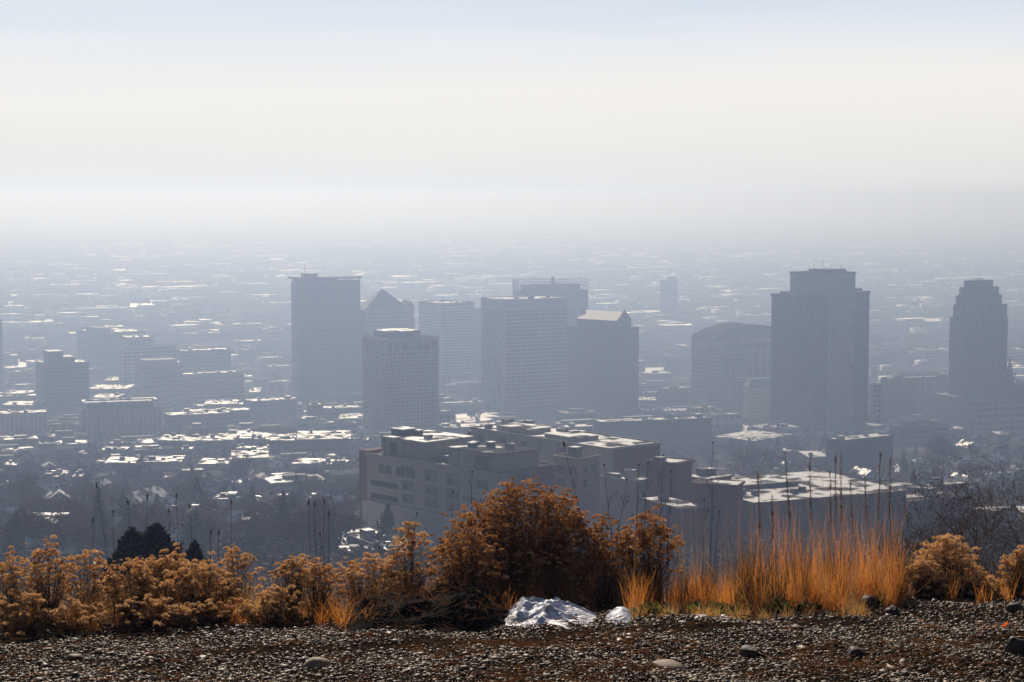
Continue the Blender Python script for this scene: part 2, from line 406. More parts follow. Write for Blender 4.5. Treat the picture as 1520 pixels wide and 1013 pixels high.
for yy in (y0 - .8, y1):
    mb = MB()
    mb.v += [(x0 - .5, yy, z1 - 1), (x1 + .5, yy, z1 - 1), (ym, yy, z2 + 1.6), (x0 - .5, yy + .8, z1 - 1), (x1 + .5, yy + .8, z1 - 1), (ym, yy + .8, z2 + 1.6)]
    mb.f += [(0, 1, 2), (5, 4, 3), (1, 4, 5, 2), (0, 3, 4, 1), (0, 2, 5, 3)]; mb.build('gable_end', M['bronze'], b.root)

# 8 lone distant tower
b = Bd('distant_tower', 'lone pale tower far away in the haze, halfway between dark glass and tallest concrete towers', 980, 986, 1006, 417, 3300, 68)
b.wall(M['conc2']); b.slabs(M['darkwall'], 12, 1.6, 5, b.h - 2, proud=.15, name='window_band'); b.roof(par=1, units=0)
b.box('penthouse', M['conc2'], b.W * .5, b.W * .95, 2, b.L - 2, b.h + .2, b.zrow(412))

# 9 concrete tower with fins and wings
b = Bd('finned_tower', 'tallest grey concrete tower with finned side wings, stepped top and roof antennas', 1173, 1232, 1270, 408, 1400, 45)
b.wall(M['conc3']); fl = 27
for i in range(fl):
    z = 14 + (b.h - 20) * i / fl
    for xa in (2.5, b.W - 5.5):
        b.box('window', M['glass'], xa, xa + 3.2, -.06, .1, z, z + 1.2)
z = b.zrow(441); w = (-1.0, b.W * .8, .8, 53)
b.box('left_wing', M['conc2'], *w, 0, z)
for i in range(40):
    y = 1.2 + (53 - 1.2) * i / 39.0
    b.box('fin', M['conc2'], -1.9, -.95, y - .32, y + .32, 9, z - 1.5)
for i in range(26):
    x = -1 + (b.W * .8 + 1) * i / 25.0
b.box('wing_cap', M['conc2'], w[0] - 1.1, w[1] + .2, w[2] + .0, w[3] + 1.2, z - 1.5, z + .8)
b.box('wing_roof', M['snow'], w[0], 0, w[2] + 1, w[3] - 1, z + .8, z + 1)
b.box('wing_setback', M['darkwall'], w[0] + 2.5, w[1] - 2, 38.5, w[3] - 5, z + .8, b.zrow(436))
b.box('wing_plinth', M['conc2'], w[0] - 2.2, w[1] + .1, w[2] + .2, w[3] + 1.8, 0, 9)
z = b.zrow(437); x1 = 55
b.box('right_wing', M['conc2'], b.W + .02, x1, 2, 32, 0, z)
for i in range(14):
    x = b.W + 1 + (x1 - b.W - 1.4) * i / 13.0
    b.box('fin', M['conc2'], x - .32, x + .32, 1.1, 2.05, 9, z - 1.5)
b.box('wing_cap', M['conc2'], b.W + .05, x1 + .9, 1.0, 33, z - 1.5, z + .6)
b.box('wing_setback', M['darkwall'], b.W + 4, x1 - 3, 6, 28, z + .6, z + 2.6)
b.box('podium', M['conc'], -22, x1 + 8, -9, 60, -4, 7)
b.roof(M['gravelroof'], par=1.2, units=0)
z = b.zrow(401); b.box('penthouse', M['conc2'], b.W * .25, b.W * .85, 5, 26, b.h + .2, z)
for i, (x, y, t) in enumerate(((b.W * .3, 22, 13), (b.W * .35, 15, 12), (b.W * .45, 9, 12.5), (b.W * .7, 7, 5), (b.W * .9, 3, 3.5), (b.W * .95, 12, 4))):
    mb = MB().tube([(x, y, b.h), (x, y, z + t * .62)], [.22, .12], 5); mb.box(x - .7, x + .7, y - .05, y + .05, z + t * .45, z + t * .45 + .15); mb.build('antenna', M['metal'], b.root)

# 10 barrel roofed office
b = Bd('curved_roof_office', 'broad office block with gently arched roof and tall window bays, left of finned tower', 1028, 1062, 1160, 501, 1720, 58)
b.wall(M['tan']); zt = b.zrow(503)
b.box('window_wall', M['glass'], 8, b.W - .5, -.2, .1, 6, b.zrow(512)); b.piers(M['tan'], 9, 3, 1.5, 0, b.h - 1, proud=.6); b.slabs(M['darkwall'], 16, .8, 6, zt - 8, vol=(0, b.W, 0, b.L), proud=.3)
b.box('mid_cornice', M['tan'], -.8, b.W + .8, -.8, b.L + .8, b.zrow(526), b.zrow(524))
mb = MB(); pts = []
n = 14
for i in range(n + 1):
    t = i / n; pts.append((b.W * t * 1.0, b.zrow(503) + (b.zrow(485) - b.zrow(503)) * math.sin(math.pi * min(1, t * .85 + .02)) ** .8))
pts = [(-1, b.zrow(505))] + pts + [(b.W + 1, b.zrow(505))]
k = len(pts)
for yy in (-1, b.L + 1):
    mb.v += [(p[0], yy, p[1]) for p in pts]
mb.f.append(tuple(range(k))[::-1][::-1]); mb.f.append(tuple(range(2 * k - 1, k - 1, -1)))
for i in range(k): j = (i + 1) % k; mb.f.append((i, i + k, j + k, j))
mb.build('arched_roof', M['farblock'], b.root)

# 11 old stone block before it
b = Bd('stone_hotel', 'old stone block with rows of small windows and green roof, against finned tower', 1104, 1112, 1160, 575, 1540, 70)
b.box('wall', M['glass'], 0, b.W, 0, b.L, 0, b.h); b.slabs(M['tan'], 11, 2.0, 1, b.h, proud=.3, name='spandrel'); b.piers(M['tan'], 11, 4, 1.5, 0, b.h, proud=.4)
mb = MB(); e = 1.2; q = [(-e, -e, b.h), (b.W + e, -e, b.h), (b.W + e, b.L + e, b.h), (-e, b.L + e, b.h)]; q2 = [(3, 3, b.zrow(563)), (b.W - 3, 3, b.zrow(563)), (b.W - 3, b.L - 3, b.zrow(563)), (3, b.L - 3, b.zrow(563))]
for i in range(4): mb.poly([q[i], q[(i + 1) % 4], q2[(i + 1) % 4], q2[i]])
mb.poly(q2).poly(q[::-1]).build('mansard_roof', M['greenroof'], b.root)
b = Bd('stone_annex', 'small pale stone block under the left corner of the arched roof office', 1077, 1084, 1110, 563, 1620, 70)
b.box('wall', M['glass'], 0, b.W, 0, b.L, 0, b.h); b.slabs(M['tan'], 12, 2.0, 1, b.h, proud=.3, name='spandrel'); b.piers(M['tan'], 6, 3, 1.5, 0, b.h, proud=.4); b.roof(M['gravelroof'], units=1)

# 12 stepped tower at right
b = Bd('stepped_tower', 'wedding cake stepped stone tower standing alone at far right', 1411, 1430, 1495, 474, 1520, 62)
b.wall(M['conc2']); 
b.slabs(M['darkwall'], 26, 1.2, 8, b.h - 1, proud=.12, name='window_band'); b.piers(M['conc2'], 13, 6, 1.4, 0, b.h - .3, proud=.5)
b.roof(M['gravelroof'], par=1, units=0)
for (pa, pb, row, d) in ((1414, 1495, 454, 0), (1417, 1488, 440, 1), (1420, 1485, 428, 2), (1424, 1478, 418, 3)):
    z0 = {454: b.h, 440: b.zrow(454), 428: b.zrow(440), 418: b.zrow(428)}[row]; z1 = b.zrow(row)
    ix0 = (pa - 1411) / 84.0 * b.W; ix1 = b.W - (1495 - pb) / 84.0 * b.W
    iy = [1, 3, 5, 8][d]
    v = (ix0 if d else 2.5, ix1, iy, b.L - iy)
    b.box('setback_tier', M['conc2'], *v, z0 + .2, z1); b.piers(M['conc2'], 9, 4, 1.2, z0 + .2, z1 - .4, vol=v, proud=.4)
    b.box('tier_roof', M['gravelroof'], v[0] + .1, v[1] - .1, v[2] + .1, v[3] - .1, z1, z1 + .2)
b.box('roof_crane', M['metal'], b.W * .4, b.W * .62, 9, 10, z1 + .8, z1 + 1.5); b.box('roof_crane', M['metal'], b.W * .5, b.W * .53, 9.2, 9.8, z1 + .2, z1 + .8)
b.box('podium', M['conc2'], -8, b.W + 14, -10, b.L + 10, 0, b.zrow(588)); 

# 13 granite church with spires
b = Bd('spired_church', 'dark granite church with slender pointed spire at the right edge', 1494, 1499, 1540, 580, 1480, 66)
b.wall(M['darkwall']); 
def spire(b, x, y, w, z0, z1, z2, nm='spire'):
    mb = MB().box(x - w, x + w, y - w, y + w, z0, z1)
    q = [(x - w * .8, y - w * .8, z1), (x + w * .8, y - w * .8, z1), (x + w * .8, y + w * .8, z1), (x - w * .8, y + w * .8, z1)]
    for i in range(4): mb.poly([q[i], q[(i + 1) % 4], (x, y, z2)])
    for sx in (-1, 1):
        for sy in (-1, 1): mb.box(x + sx * w - .4, x + sx * w + .4, y + sy * w - .4, y + sy * w + .4, z1 - 1, z1 + 4)
    mb.build(nm, M['darkwall'], b.root)
spire(b, 2.5, 4, 3.0, 0, b.zrow(562), b.zrow(529)); spire(b, 17, 2, 2.4, 0, b.zrow(574), b.zrow(560)); spire(b, 9, 2, 1.8, 0, b.zrow(576), b.zrow(562))
for i in range(6): b.box('window', M['glass'], 3 + i * 4.2, 4.6 + i * 4.2, -.1, .1, b.h - 14, b.h - 5)

def generic(name, label, xl, xc, xr, top, Y, a=62, wm='conc2', style='bands', fl=6, roofm='snow', par=.8, units=2, group=None, **kw):
    b = Bd(name, label, xl, xc, xr, top, Y, a, group=group, **kw)
    if style == 'bands':
        b.wall(M[wm])
        for i in range(fl):
            z = 2 + (b.h - 3.5) * i / fl; b.box('window_band', M['glass'], -.06, b.W + .06, -.06, b.L + .06, z, z + (b.h - 3.5) / fl * .45)
    elif style == 'grid':
        b.box('wall', M['glass'], 0, b.W, 0, b.L, 0, b.h)
        b.slabs(M[wm], fl, (b.h / fl) * .5, .5, b.h, proud=.3, name='spandrel')
        b.piers(M[wm], max(2, int(b.W / 5)), max(2, int(b.L / 5)), 1.5, 0, b.h, proud=.42)
    elif style == 'fins':
        b.wall(M[wm]); b.piers(M['conc'], max(3, int(b.W / 3.2)), max(2, int(b.L / 4)), .7, 0, b.h - .4, proud=.5)
    else: b.wall(M[wm])
    if units is not None: b.roof(M[roofm], par=par, units=units, parm=M[wm])
    return b
# named mid-skyline blocks: name, label, xl,xc,xr,top,Y, ...
b = generic('hotel_block', 'dark hotel block at far left with raised rooftop penthouse', 53, 66, 132, 541, 1640, wm='darkwall', style='bands', fl=14, roofm='snow', units=1)
b.box('penthouse', M['darkwall'], b.W * .12, b.W * .45, 4, b.L * .7, b.h + .2, b.zrow(523))
b.box('side_penthouse', M['darkwall'], b.W * .46, b.W * .72, 5, b.L * .7, b.h + .2, b.zrow(532))
b.box('podium', M['conc2'], -3, b.W + 8, -5, b.L, 0, b.zrow(600))
b = generic('courthouse_block', 'tall hazy slab cluster at left, higher left end with rooftop plant', 114, 152, 215, 495, 2250, a=50, wm='conc2', style='bands', fl=16, units=3)
b.box('rooftop_plant', M['conc2'], 2, 14, 4, b.L * .7, b.h + .2, b.zrow(488))
generic('slab_wing', 'lower hazy slab attached right of the tall cluster at left', 178, 190, 228, 502, 2180, wm='conc2', style='bands', fl=14)
generic('pale_midrise', 'pale midrise with light corner shaft under the hazy slab cluster', 176, 182, 262, 518, 2020, wm='conc', style='grid', fl=12, roofm='gravelroof')
generic('wide_hazy_office', 'wide hazy office block with three roof boxes right of the slab cluster', 262, 272, 342, 522, 2060, wm='conc2', style='grid', fl=10, units=4)
b = generic('banded_round_office', 'office with alternating pale and dark floor bands and raised cap, left of centre-left', 200, 212, 271, 541, 1800, wm='conc', style='bands', fl=9)
b.box('upper_cap', M['conc'], 3, b.W - 4, 4, b.L - 4, b.h + .2, b.zrow(536))
generic('ribbon_window_office', 'long low office with reddish bands and ribbon windows beside the banded office', 262, 270, 362, 557, 1850, wm='tan', style='bands', fl=7, units=5)
generic('faint_tower_left', 'faint boxy tower deep in haze above the wide office', 282, 288, 311, 488, 2900, wm='conc2', style='bands', fl=10, units=1).root.name = 'faint_tower'
generic('faint_block', 'faint squat block in haze left of the tallest glass tower', 343, 352, 402, 508, 2700, wm='conc2', style='bands', fl=7)
generic('faint_block', 'faint low block in haze touching the tallest glass tower', 395, 402, 432, 545, 2300, wm='conc2', style='bands', fl=5)
b = generic('edge_tower', 'dark sliver of a tower cut by the left edge of the photo', -22, -14, 3, 476, 2000, wm='darkwall', style='bands', fl=20, units=0)
generic('civic_building', 'big dim civic block at bottom left, snow along its roof edge', -6, 0, 70, 616, 1330, a=72, wl=22, wm='conc2', style='fins', fl=5, roofm='snow')
b = generic('white_mesh_building', 'small pale square building with snow framed roof beside the big civic block', 69, 74, 112, 632, 1260, a=78, wm='white', style='grid', fl=7, roofm='snow', units=1)
b = generic('frame_roof_office', 'large office block with open roof frame and snow line, left foreground city', 111, 122, 240, 611, 1330, a=72, wm='conc2', style='fins', fl=7, roofm='gravelroof', units=0)
z = b.zrow(598); b.box('roof_storey', M['darkwall'], 4, b.W - 6, 5, b.L - 4, b.h + .2, z - 1); [b.box('roof_frame', M['snow'], *q, z - 1, z) for q in ((1, b.W - 2, 1, 2.5), (1, b.W - 2, b.L - 5, b.L - 2), (1, 3, 2.6, b.L - 5.1), (b.W - 4, b.W - 2, 2.6, b.L - 5.1))]
for i in range(12): b.box('frame_post', M['conc2'], 1 + i * (b.W - 4) / 11.0, 1.7 + i * (b.W - 4) / 11.0, 1.2, 1.9, b.h + .2, z - 1)
generic('brown_office', 'brown office block with step front between frame roofed office and garage', 238, 250, 345, 618, 1420, a=70, wm='brownbrick', style='bands', fl=4)
generic('flat_office', 'low office with bright snow roof under the ribbon window office', 262, 272, 372, 613, 1480, a=74, wm='conc2', style='bands', fl=3)
generic('dark_midrise', 'dark blocky midrise at the foot of the tallest glass tower, its left side', 362, 372, 440, 597, 1640, a=66, wm='darkwall', style='grid', fl=5, units=4)
generic('brick_parking_block', 'small red box building at the foot of the tallest glass tower', 455, 460, 480, 602, 1500, a=70, wm='brick', style='plain', fl=3)
generic('parking_deck', 'long banded parking deck at the foot of the tallest glass tower', 470, 478, 538, 608, 1520, a=72, wm='conc2', style='bands', fl=4)
generic('low_glass_block', 'low wide block between white windowed tower and gridded tower', 648, 655, 718, 600, 1700, a=66, wm='conc', style='bands', fl=4)
generic('tan_tower_block', 'tan block rising just left of the gridded tower foot', 692, 696, 718, 570, 1900, a=66, wm='tan', style='grid', fl=7, units=1)
generic('hazy_office', 'grey office block behind and right of the dark glass tower', 948, 955, 985, 584, 1850, a=66, wm='conc2', style='bands', fl=4)
generic('blue_hazy_block', 'bluish block in haze left of the arched roof office', 985, 990, 1028, 531, 2250, a=66, wm='darkwall', style='bands', fl=6, units=1)
generic('brown_shop_block', 'low brown block with snow roof below the blue hazy block', 975, 985, 1030, 578, 1750, a=66, wm='brownbrick', style='bands', fl=3)
generic('stone_library', 'pale stone building with stepped front left of the stone hotel', 1020, 1030, 1062, 607, 1480, a=66, wm='tan', style='grid', fl=3, units=1)
generic('stone_terrace', 'wide pale low building at the foot of the stone hotel', 1052, 1060, 1102, 617, 1440, a=72, wm='conc', style='grid', fl=2, units=1)
generic('dark_wide_block', 'very wide dark unlit block before the arched roof office', 880, 892, 1057, 628, 1180, a=74, wm='darkwall', style='plain', fl=4, units=3)
generic('slim_pale_tower', 'slim pale building right beside the finned tower', 1292, 1296, 1309, 572, 1500, a=66, wm='white', style='grid', fl=9, units=1, roofm='gravelroof')
generic('broad_dim_block', 'broad dim block with snow roof line between finned and stepped towers', 1309, 1318, 1412, 563, 1640, a=70, wm='brownbrick', style='fins', fl=7, units=4)
generic('narrow_dim_block', 'dim block behind, right of the finned tower top of row', 1336, 1342, 1391, 555, 1900, a=70, wm='darkwall', style='bands', fl=7, units=2)
generic('church_hall', 'long dim hall in front of the stepped tower', 1442, 1450, 1530, 597, 1440, a=70, wm='conc2', style='grid', fl=5, units=0, roofm='gravelroof')
b = generic('podium_garden_left', 'flat snowy plaza roof at the foot of the finned tower, left side', 1058, 1120, 1176, 655, 1230, a=42, wm='conc2', style='plain', units=0, par=0); b.root.name = 'plaza_roof'
b = generic('plaza_roof', 'flat snowy plaza roof at the foot of the finned tower, right side', 1290, 1320, 1376, 644, 1330, a=36, wm='conc2', style='plain', units=0, par=0)
generic('snow_roof_hall', 'broad low hall with white roof just above the pale apartment block', 648, 662, 757, 637, 1180, a=72, wm='conc2', style='plain', units=6)
b = generic('snow_roof_hall', 'low hall with white roof below the foot of the dark glass tower', 828, 840, 931, 636, 1200, a=72, wm='conc2', style='plain', units=6)

# ------------------------------------------------------------------ near buildings
# pale stepped apartment block
Yc = 480.0
b = Bd('apartment_block', 'pale concrete stepped apartment block with dark ribbon windows, behind the large bush', 545, 737, 822, 705, Yc, 46)
b.h = P(737, 705, Yc).z - b.base; Hh = b.h
b.wall(M['white']); fh = 3.7
b.box('roof', M['gravelroof'], .3, b.W - .3, .3, b.L - .3, Hh, Hh + .25)
b.box('brick_face', M['brick'], 4.5, b.W + .25, -.35, .02, 3, Hh + .6); b.box('brick_face', M['brick'], b.W + .0, b.W + .35, 0.05, b.L * .6, 0, Hh + .6)
b.box('parapet', M['white'], -.25, .15, -.25, b.L + .25, Hh - .3, Hh + .55)
for (y0, y1, lv) in ((.89, .80, 0),):
    pass
def win(y0, y1, z0, z1, nm='window', m='glass', d=.07):
    o = b.box(nm, M[m], -d, .1, b.L * y0, b.L * y1, z0, z1)
    return o
T = Hh
# floors measured down from the roof
for (a0, a1) in ((.80, .90), (.61, .76)):
    o = win(a0, a1, T - 4.6, T - 2.2)
    b.box('window_bar', M['white'], -.12, -.07, b.L * (a0 + a1) / 2 - .15, b.L * (a0 + a1) / 2 + .15, T - 4.6, T - 2.2, o)
for (a0, a1) in ((.75, .97), (.03, .25)):
    for k in range(2): win(a0, a1, T - 8.6 - k * 3.7, T - 7.0 - k * 3.7, 'ribbon_window')
for k in range(2): win(.76, .985, T - 16.9 - k * 4.3, T - 15.2 - k * 4.3, 'ribbon_window')
win(.69, .75, T - 16.9, T - 15.2)
for (a0, a1) in ((.06, .10), (.11, .15), (-.0, .0)):
    if a1 > 0: win(a0, a1, T - 4.6, T - 2.0)
# balcony bays: flat panels, the recess shade put into their darker colour
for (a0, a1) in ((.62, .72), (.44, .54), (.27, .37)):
    win(a0, a1, T - 11.8, T - 1.5, 'balcony_shade_panel', 'conc2', .05)
    for k in range(3):
        b.box('balcony_window', M['glass'], -.09, .0, b.L * (a1 - .045), b.L * (a1 - .015), T - 4.6 - k * 3.6, T - 3.0 - k * 3.6)
        b.box('balcony_rail', M['white'], -.16, -.04, b.L * a0, b.L * a1, T - 5.6 - k * 3.6, T - 4.9 - k * 3.6)
b.box('ledge', M['conc2'], -.35, .0, 0, b.L, T - 13.1, T - 12.8)
b.box('lower_wall', M['white'], -.2, .0, 0, b.L + 2, 0, T - 13.2)
b.box('end_wall', M['brick'], -.05, b.W * .7, b.L + .02, b.L + 3.5, 0, T + 1)
# penthouse volumes
def pent(y0, y1, x0, x1, hh, roofm='snow'):
    b.box('penthouse', M['white'], x0, x1, b.L * y0, b.L * y1, T + .25, T + hh)
    b.box('penthouse_roof', M[roofm], x0 - .25, x1 + .25, b.L * y0 - .25, b.L * y1 + .25, T + hh, T + hh + .3)
pent(.58, .93, 2.2, 20, 5.2); pent(.03, .40, 2.2, 17, 4.8, 'gravelroof')
b.box('penthouse_door', M['glass'], 2.1, 2.3, b.L * .80, b.L * .86, T + .5, T + 4); b.box('penthouse_door', M['glass'], 2.1, 2.3, b.L * .10, b.L * .2, T + .5, T + 4)
for y in (.9, .75, .32, .08): b.box('drainpipe', M['darkwall'], 2.05, 2.2, b.L * y, b.L * y + .2, T + .3, T + 4.8)
b.box('link_wall', M['conc2'], 5, 12, b.L * .40, b.L * .58, T + .25, T + 1.8); b.box('link_roof', M['snow'], 5, 14, b.L * .41, b.L * .57, T + 1.8, T + 2.0)
for i, (y, x, hh) in enumerate(((.84, 6, 1.6), (.80, 10, 1.2), (.66, 7, .7), (.3, 6, 1.), (.22, 9, 1.3), (.12, 11, 1.1), (.34, 9, .8))):
    zz = T + (5.5 if y > .5 else 5.1); o = b.box('rooftop_unit', M[['darkwall', 'conc2', 'metal'][i % 3]], x, x + (5 if i == 0 else 1.8), b.L * y, b.L * y + (5 if i == 0 else 1.8), zz, zz + hh)
    b.box('snow_cap', M['snow'], x - .1, x + (5.1 if i == 0 else 1.9), b.L * y - .1, b.L * y + (5.1 if i == 0 else 1.9), zz + hh, zz + hh + .25, o)
for i in range(9): b.box('roof_vent', M['metal'], .6, 1.2, b.L * (.12 + i * .095), b.L * (.12 + i * .095) + .8, T + .25, T + .6 + .2 * (i % 3))

# rear wing
def nearblock(name, label, xl, xc, xr, top, Y, a, wm, roofm='snow', par=.5, units=3, base=None, wins=(), parm=None, wmat='glass', wl=None):
    q = Bd(name, label, xl, xc, xr, top, Y, a, base=base, wl=wl)
    q.wall(M[wm]); q.roof(M[roofm], par=par, units=units, parm=parm or M[wm])
    for (face, u0, u1, d0, d1) in wins:
        if face == 'r': q.box('window', M[wmat], q.W * u0, q.W * u1, -.08, .1, q.h - d1, q.h - d0)
        else: q.box('window', M[wmat], -.08, .1, q.L * u0, q.L * u1, q.h - d1, q.h - d0)
    return q
q = nearblock('rear_apartment_wing', 'long pale rear wing with snowy roof right behind the pale apartment block', 700, 905, 978, 668, 570, 50, 'white', par=.6, units=8,
              wins=[('l', .9, .95, 1.5, 5), ('l', .73, .78, 1.5, 5), ('l', .58, .62, 1.5, 5), ('l', .1, .16, 2, 5), ('l', .3, .34, 2, 6)])
q.box('brick_end', M['brick'], 2, q.W + .2, -.3, .0, 0, q.h + .4); q.box('brick_end', M['brick'], q.W, q.W + .3, 0.02, 10, 0, q.h + .4)
q.box('brick_end', M['brick'], -.2, 6, q.L + .01, q.L + 2, 0, q.h - 1)
for i, y in enumerate((.2, .35, .48, .65, .8)):
    q.box('drainpipe', M['darkwall'], -.25, -.02, q.L * y, q.L * y + .25, q.h - 12, q.h)
for (y0, y1, hh) in ((.62, .86, 1.6), (.28, .5, 1.2)):
    q.box('upper_storey', M['white'], 3, 13, q.L * y0, q.L * y1, q.h + .2, q.h + .2 + hh); q.box('upper_roof', M['snow'], 2.7, 13.3, q.L * y0 - .3, q.L * y1 + .3, q.h + .2 + hh, q.h + .45 + hh)
q = nearblock('small_white_block', 'small white block with balconies peeking over the right side of the large bush', 822, 860, 890, 683, 500, 40, 'white', units=2, roofm='gravelroof',
              wins=[('l', .1, .4, 2.2, 4.2), ('l', .55, .9, 2.2, 4.2), ('l', .1, .4, 5.8, 7.8), ('l', .55, .9, 5.8, 7.8), ('r', .2, .4, 2.2, 4.2), ('r', .6, .8, 2.2, 4.2), ('r', .2, .4, 5.8, 7.8)])
q = nearblock('grey_terrace_house', 'grey terrace with two snowy ledges behind the tall dry stalks, right of the large bush', 893, 945, 966, 716, 520, 42, 'conc2', units=2,
              wins=[('l', .2, .3, 3, 5), ('l', .5, .6, 3, 5), ('r', .4, .6, 3, 5)])
q = nearblock('brick_block', 'tall dark brick block with snow cap, left one of the two brick blocks', 962, 1006, 1027, 690, 500, 34, 'brick', units=1,
              wins=[('l', .2, .26, 4, 6), ('l', .6, .66, 4, 6)])
q = nearblock('brick_house', 'brown brick house with snowy roof and chimney stack between the two brick blocks', 1018, 1050, 1086, 712, 520, 48, 'brownbrick', units=1, par=.2)
q.box('chimney', M['conc2'], 3, 5, q.L * .5, q.L * .5 + 3, q.h + .2, q.h + 2.2)
q = nearblock('brick_corner_block', 'red brick corner block with small lit-edged windows, right one of the brick blocks', 1028, 1094, 1103, 722, 455, 20, 'brick', units=0, par=.35,
              wins=[('l', .24, .30, 8.6, 10.0), ('l', .07, .13, 8.6, 10.0), ('l', .24, .30, 12.4, 13.8), ('l', .07, .13, 12.4, 13.8), ('l', .45, .5, 8.6, 10), ('l', .45, .5, 12.4, 13.8), ('l', .62, .67, 8.6, 10.)], wmat='conc')
q.box('snow_ledge', M['conc2'], -.5, 0, 0, q.L, q.h - 5.2, q.h - 4.9)
q = nearblock('low_brick_wing', 'low brick wing with broad snowy roof before the left brick block', 955, 1012, 1045, 756, 452, 62, 'brick', units=1, par=.1)
q = nearblock('long_flat_hall', 'long low hall under a huge bright snow covered flat roof, behind the orange grass', 1104, 1120, 1345, 748, 492, 65, 'brownbrick', units=0, par=.3, wl=42)
for (x, y) in ((.06, .3), (.1, .35), (.13, .25), (.36, .2), (.44, .25)):
    o = q.box('rooftop_unit', M['darkwall'], q.W * x, q.W * x + 1.6, q.L * y, q.L * y + 1.6, q.h + .2, q.h + 1.5)
q.box('raised_roof_strip', M['gravelroof'], q.W * .02, q.W * .55, q.L * .48, q.L * .52, q.h + .2, q.h + 1.3)
for i in range(12): q.box('window', M['glass'], q.W * (.03 + i * .08), q.W * (.06 + i * .08), -.08, .1, q.h - 3.6, q.h - 1.9)
q = nearblock('parking_garage', 'low garage with snow strips on the deck right of the long flat hall', 1322, 1335, 1440, 748, 520, 62, 'conc2', units=4, par=.6, roofm='gravelroof', wl=34)
for i in range(3): q.box('snow_strip', M['snow'], 3, q.W - 3, q.L * (.15 + .28 * i), q.L * (.27 + .28 * i), q.h + .2, q.h + .35)
q = nearblock('white_row_building', 'low building with white roof above the parking garage, among trees', 1350, 1360, 1436, 724, 600, 66, 'conc2', units=2, par=.3)
q = nearblock('brick_courtyard_block', 'dark brick block with two snow roof steps before the finned tower foot', 1226, 1250, 1326, 655, 930, 56, 'brownbrick', units=2)
q = nearblock('parking_lot_office', 'small office with snowy roof low down, behind the pale flower heads at centre left', 515, 560, 608, 812, 452, 60, 'conc2', units=3)
q = nearblock('small_shed', 'small flat shed with thin bright roof edge left of the small snowy office', 488, 500, 530, 822, 446, 60, 'conc2', units=0)

# ------------------------------------------------------------------ low flat roofed buildings placed one by one
def flat(xl, xr, rb, rf, up, label, group=None, wm=None, units=None, rot=None, cat='building'):
    m = (xl + xr) / 2
    p = G(m, rf, up); q = G(m, rb, up)
    Wd = (xr - xl) / F * p.y; D = max(5, min(45, (H - p.z) / (H - P(m, rb, 1).z) - p.y))
    rz = rad(R.uniform(-3, 9)) if rot is None else rad(rot)
    rz = min(rz, math.asin(min(.9, .3 * Wd / D)))
    W2 = max(4, (Wd - D * math.sin(rz) * .8) / math.cos(rz))
    o = empty('flat_roofed_building', (p.x, p.y + D / 2, gz(p.x, p.y) - 1.0), rz); tag(o, label, cat, group)
    hh = p.z - o.location.z
    FOOT.append((p.x, p.y + D / 2, .55 * max(W2, D) + 8))
    wmm = M[wm or R.choice(['brownbrick', 'conc2', 'darkwall', 'tan', 'brick', 'conc2'])]
    MB().box(-W2/2, W2/2, -D/2, D/2, 0, hh).build('wall', wmm, o)
    t = .2
    nfl = max(1, int((hh - 1) / 3.3))
    for i in range(nfl):
        MB().box(-W2/2 + .8, W2/2 - .8, -D/2 - .06, -D/2 + .05, 1.9 + i * 3.3, 3.1 + i * 3.3).build('window_band', M['glass'], o)
    pr = MB(); pr.box(-W2/2 - .15, W2/2 + .15, -D/2 - .15, -D/2 + .1, hh - .2, hh + .5); pr.box(-W2/2 - .15, -W2/2 + .1, -D/2 + .1, D/2, hh - .2, hh + .5); pr.build('parapet', wmm, o)
    MB().box(-W2/2 + .12, W2/2 - .05, -D/2 + .12, D/2 - .05, hh, hh + t).build('roof', M['snow'], o)
    for i in range(R.randint(1, 4) if units is None else units):
        w = R.uniform(1, 3.5); x = R.uniform(-W2/2 + .5, max(-W2/2 + .6, W2/2 - w - .5)); y = R.uniform(-D/2 + .5, max(-D/2 + .6, D/2 - w - .5))
        MB().box(x, x + w, y, y + w * .8, hh + t, hh + t + R.uniform(.7, 2)).build('rooftop_unit', M[R.choice(['darkwall', 'conc2', 'metal'])], o)
    return o
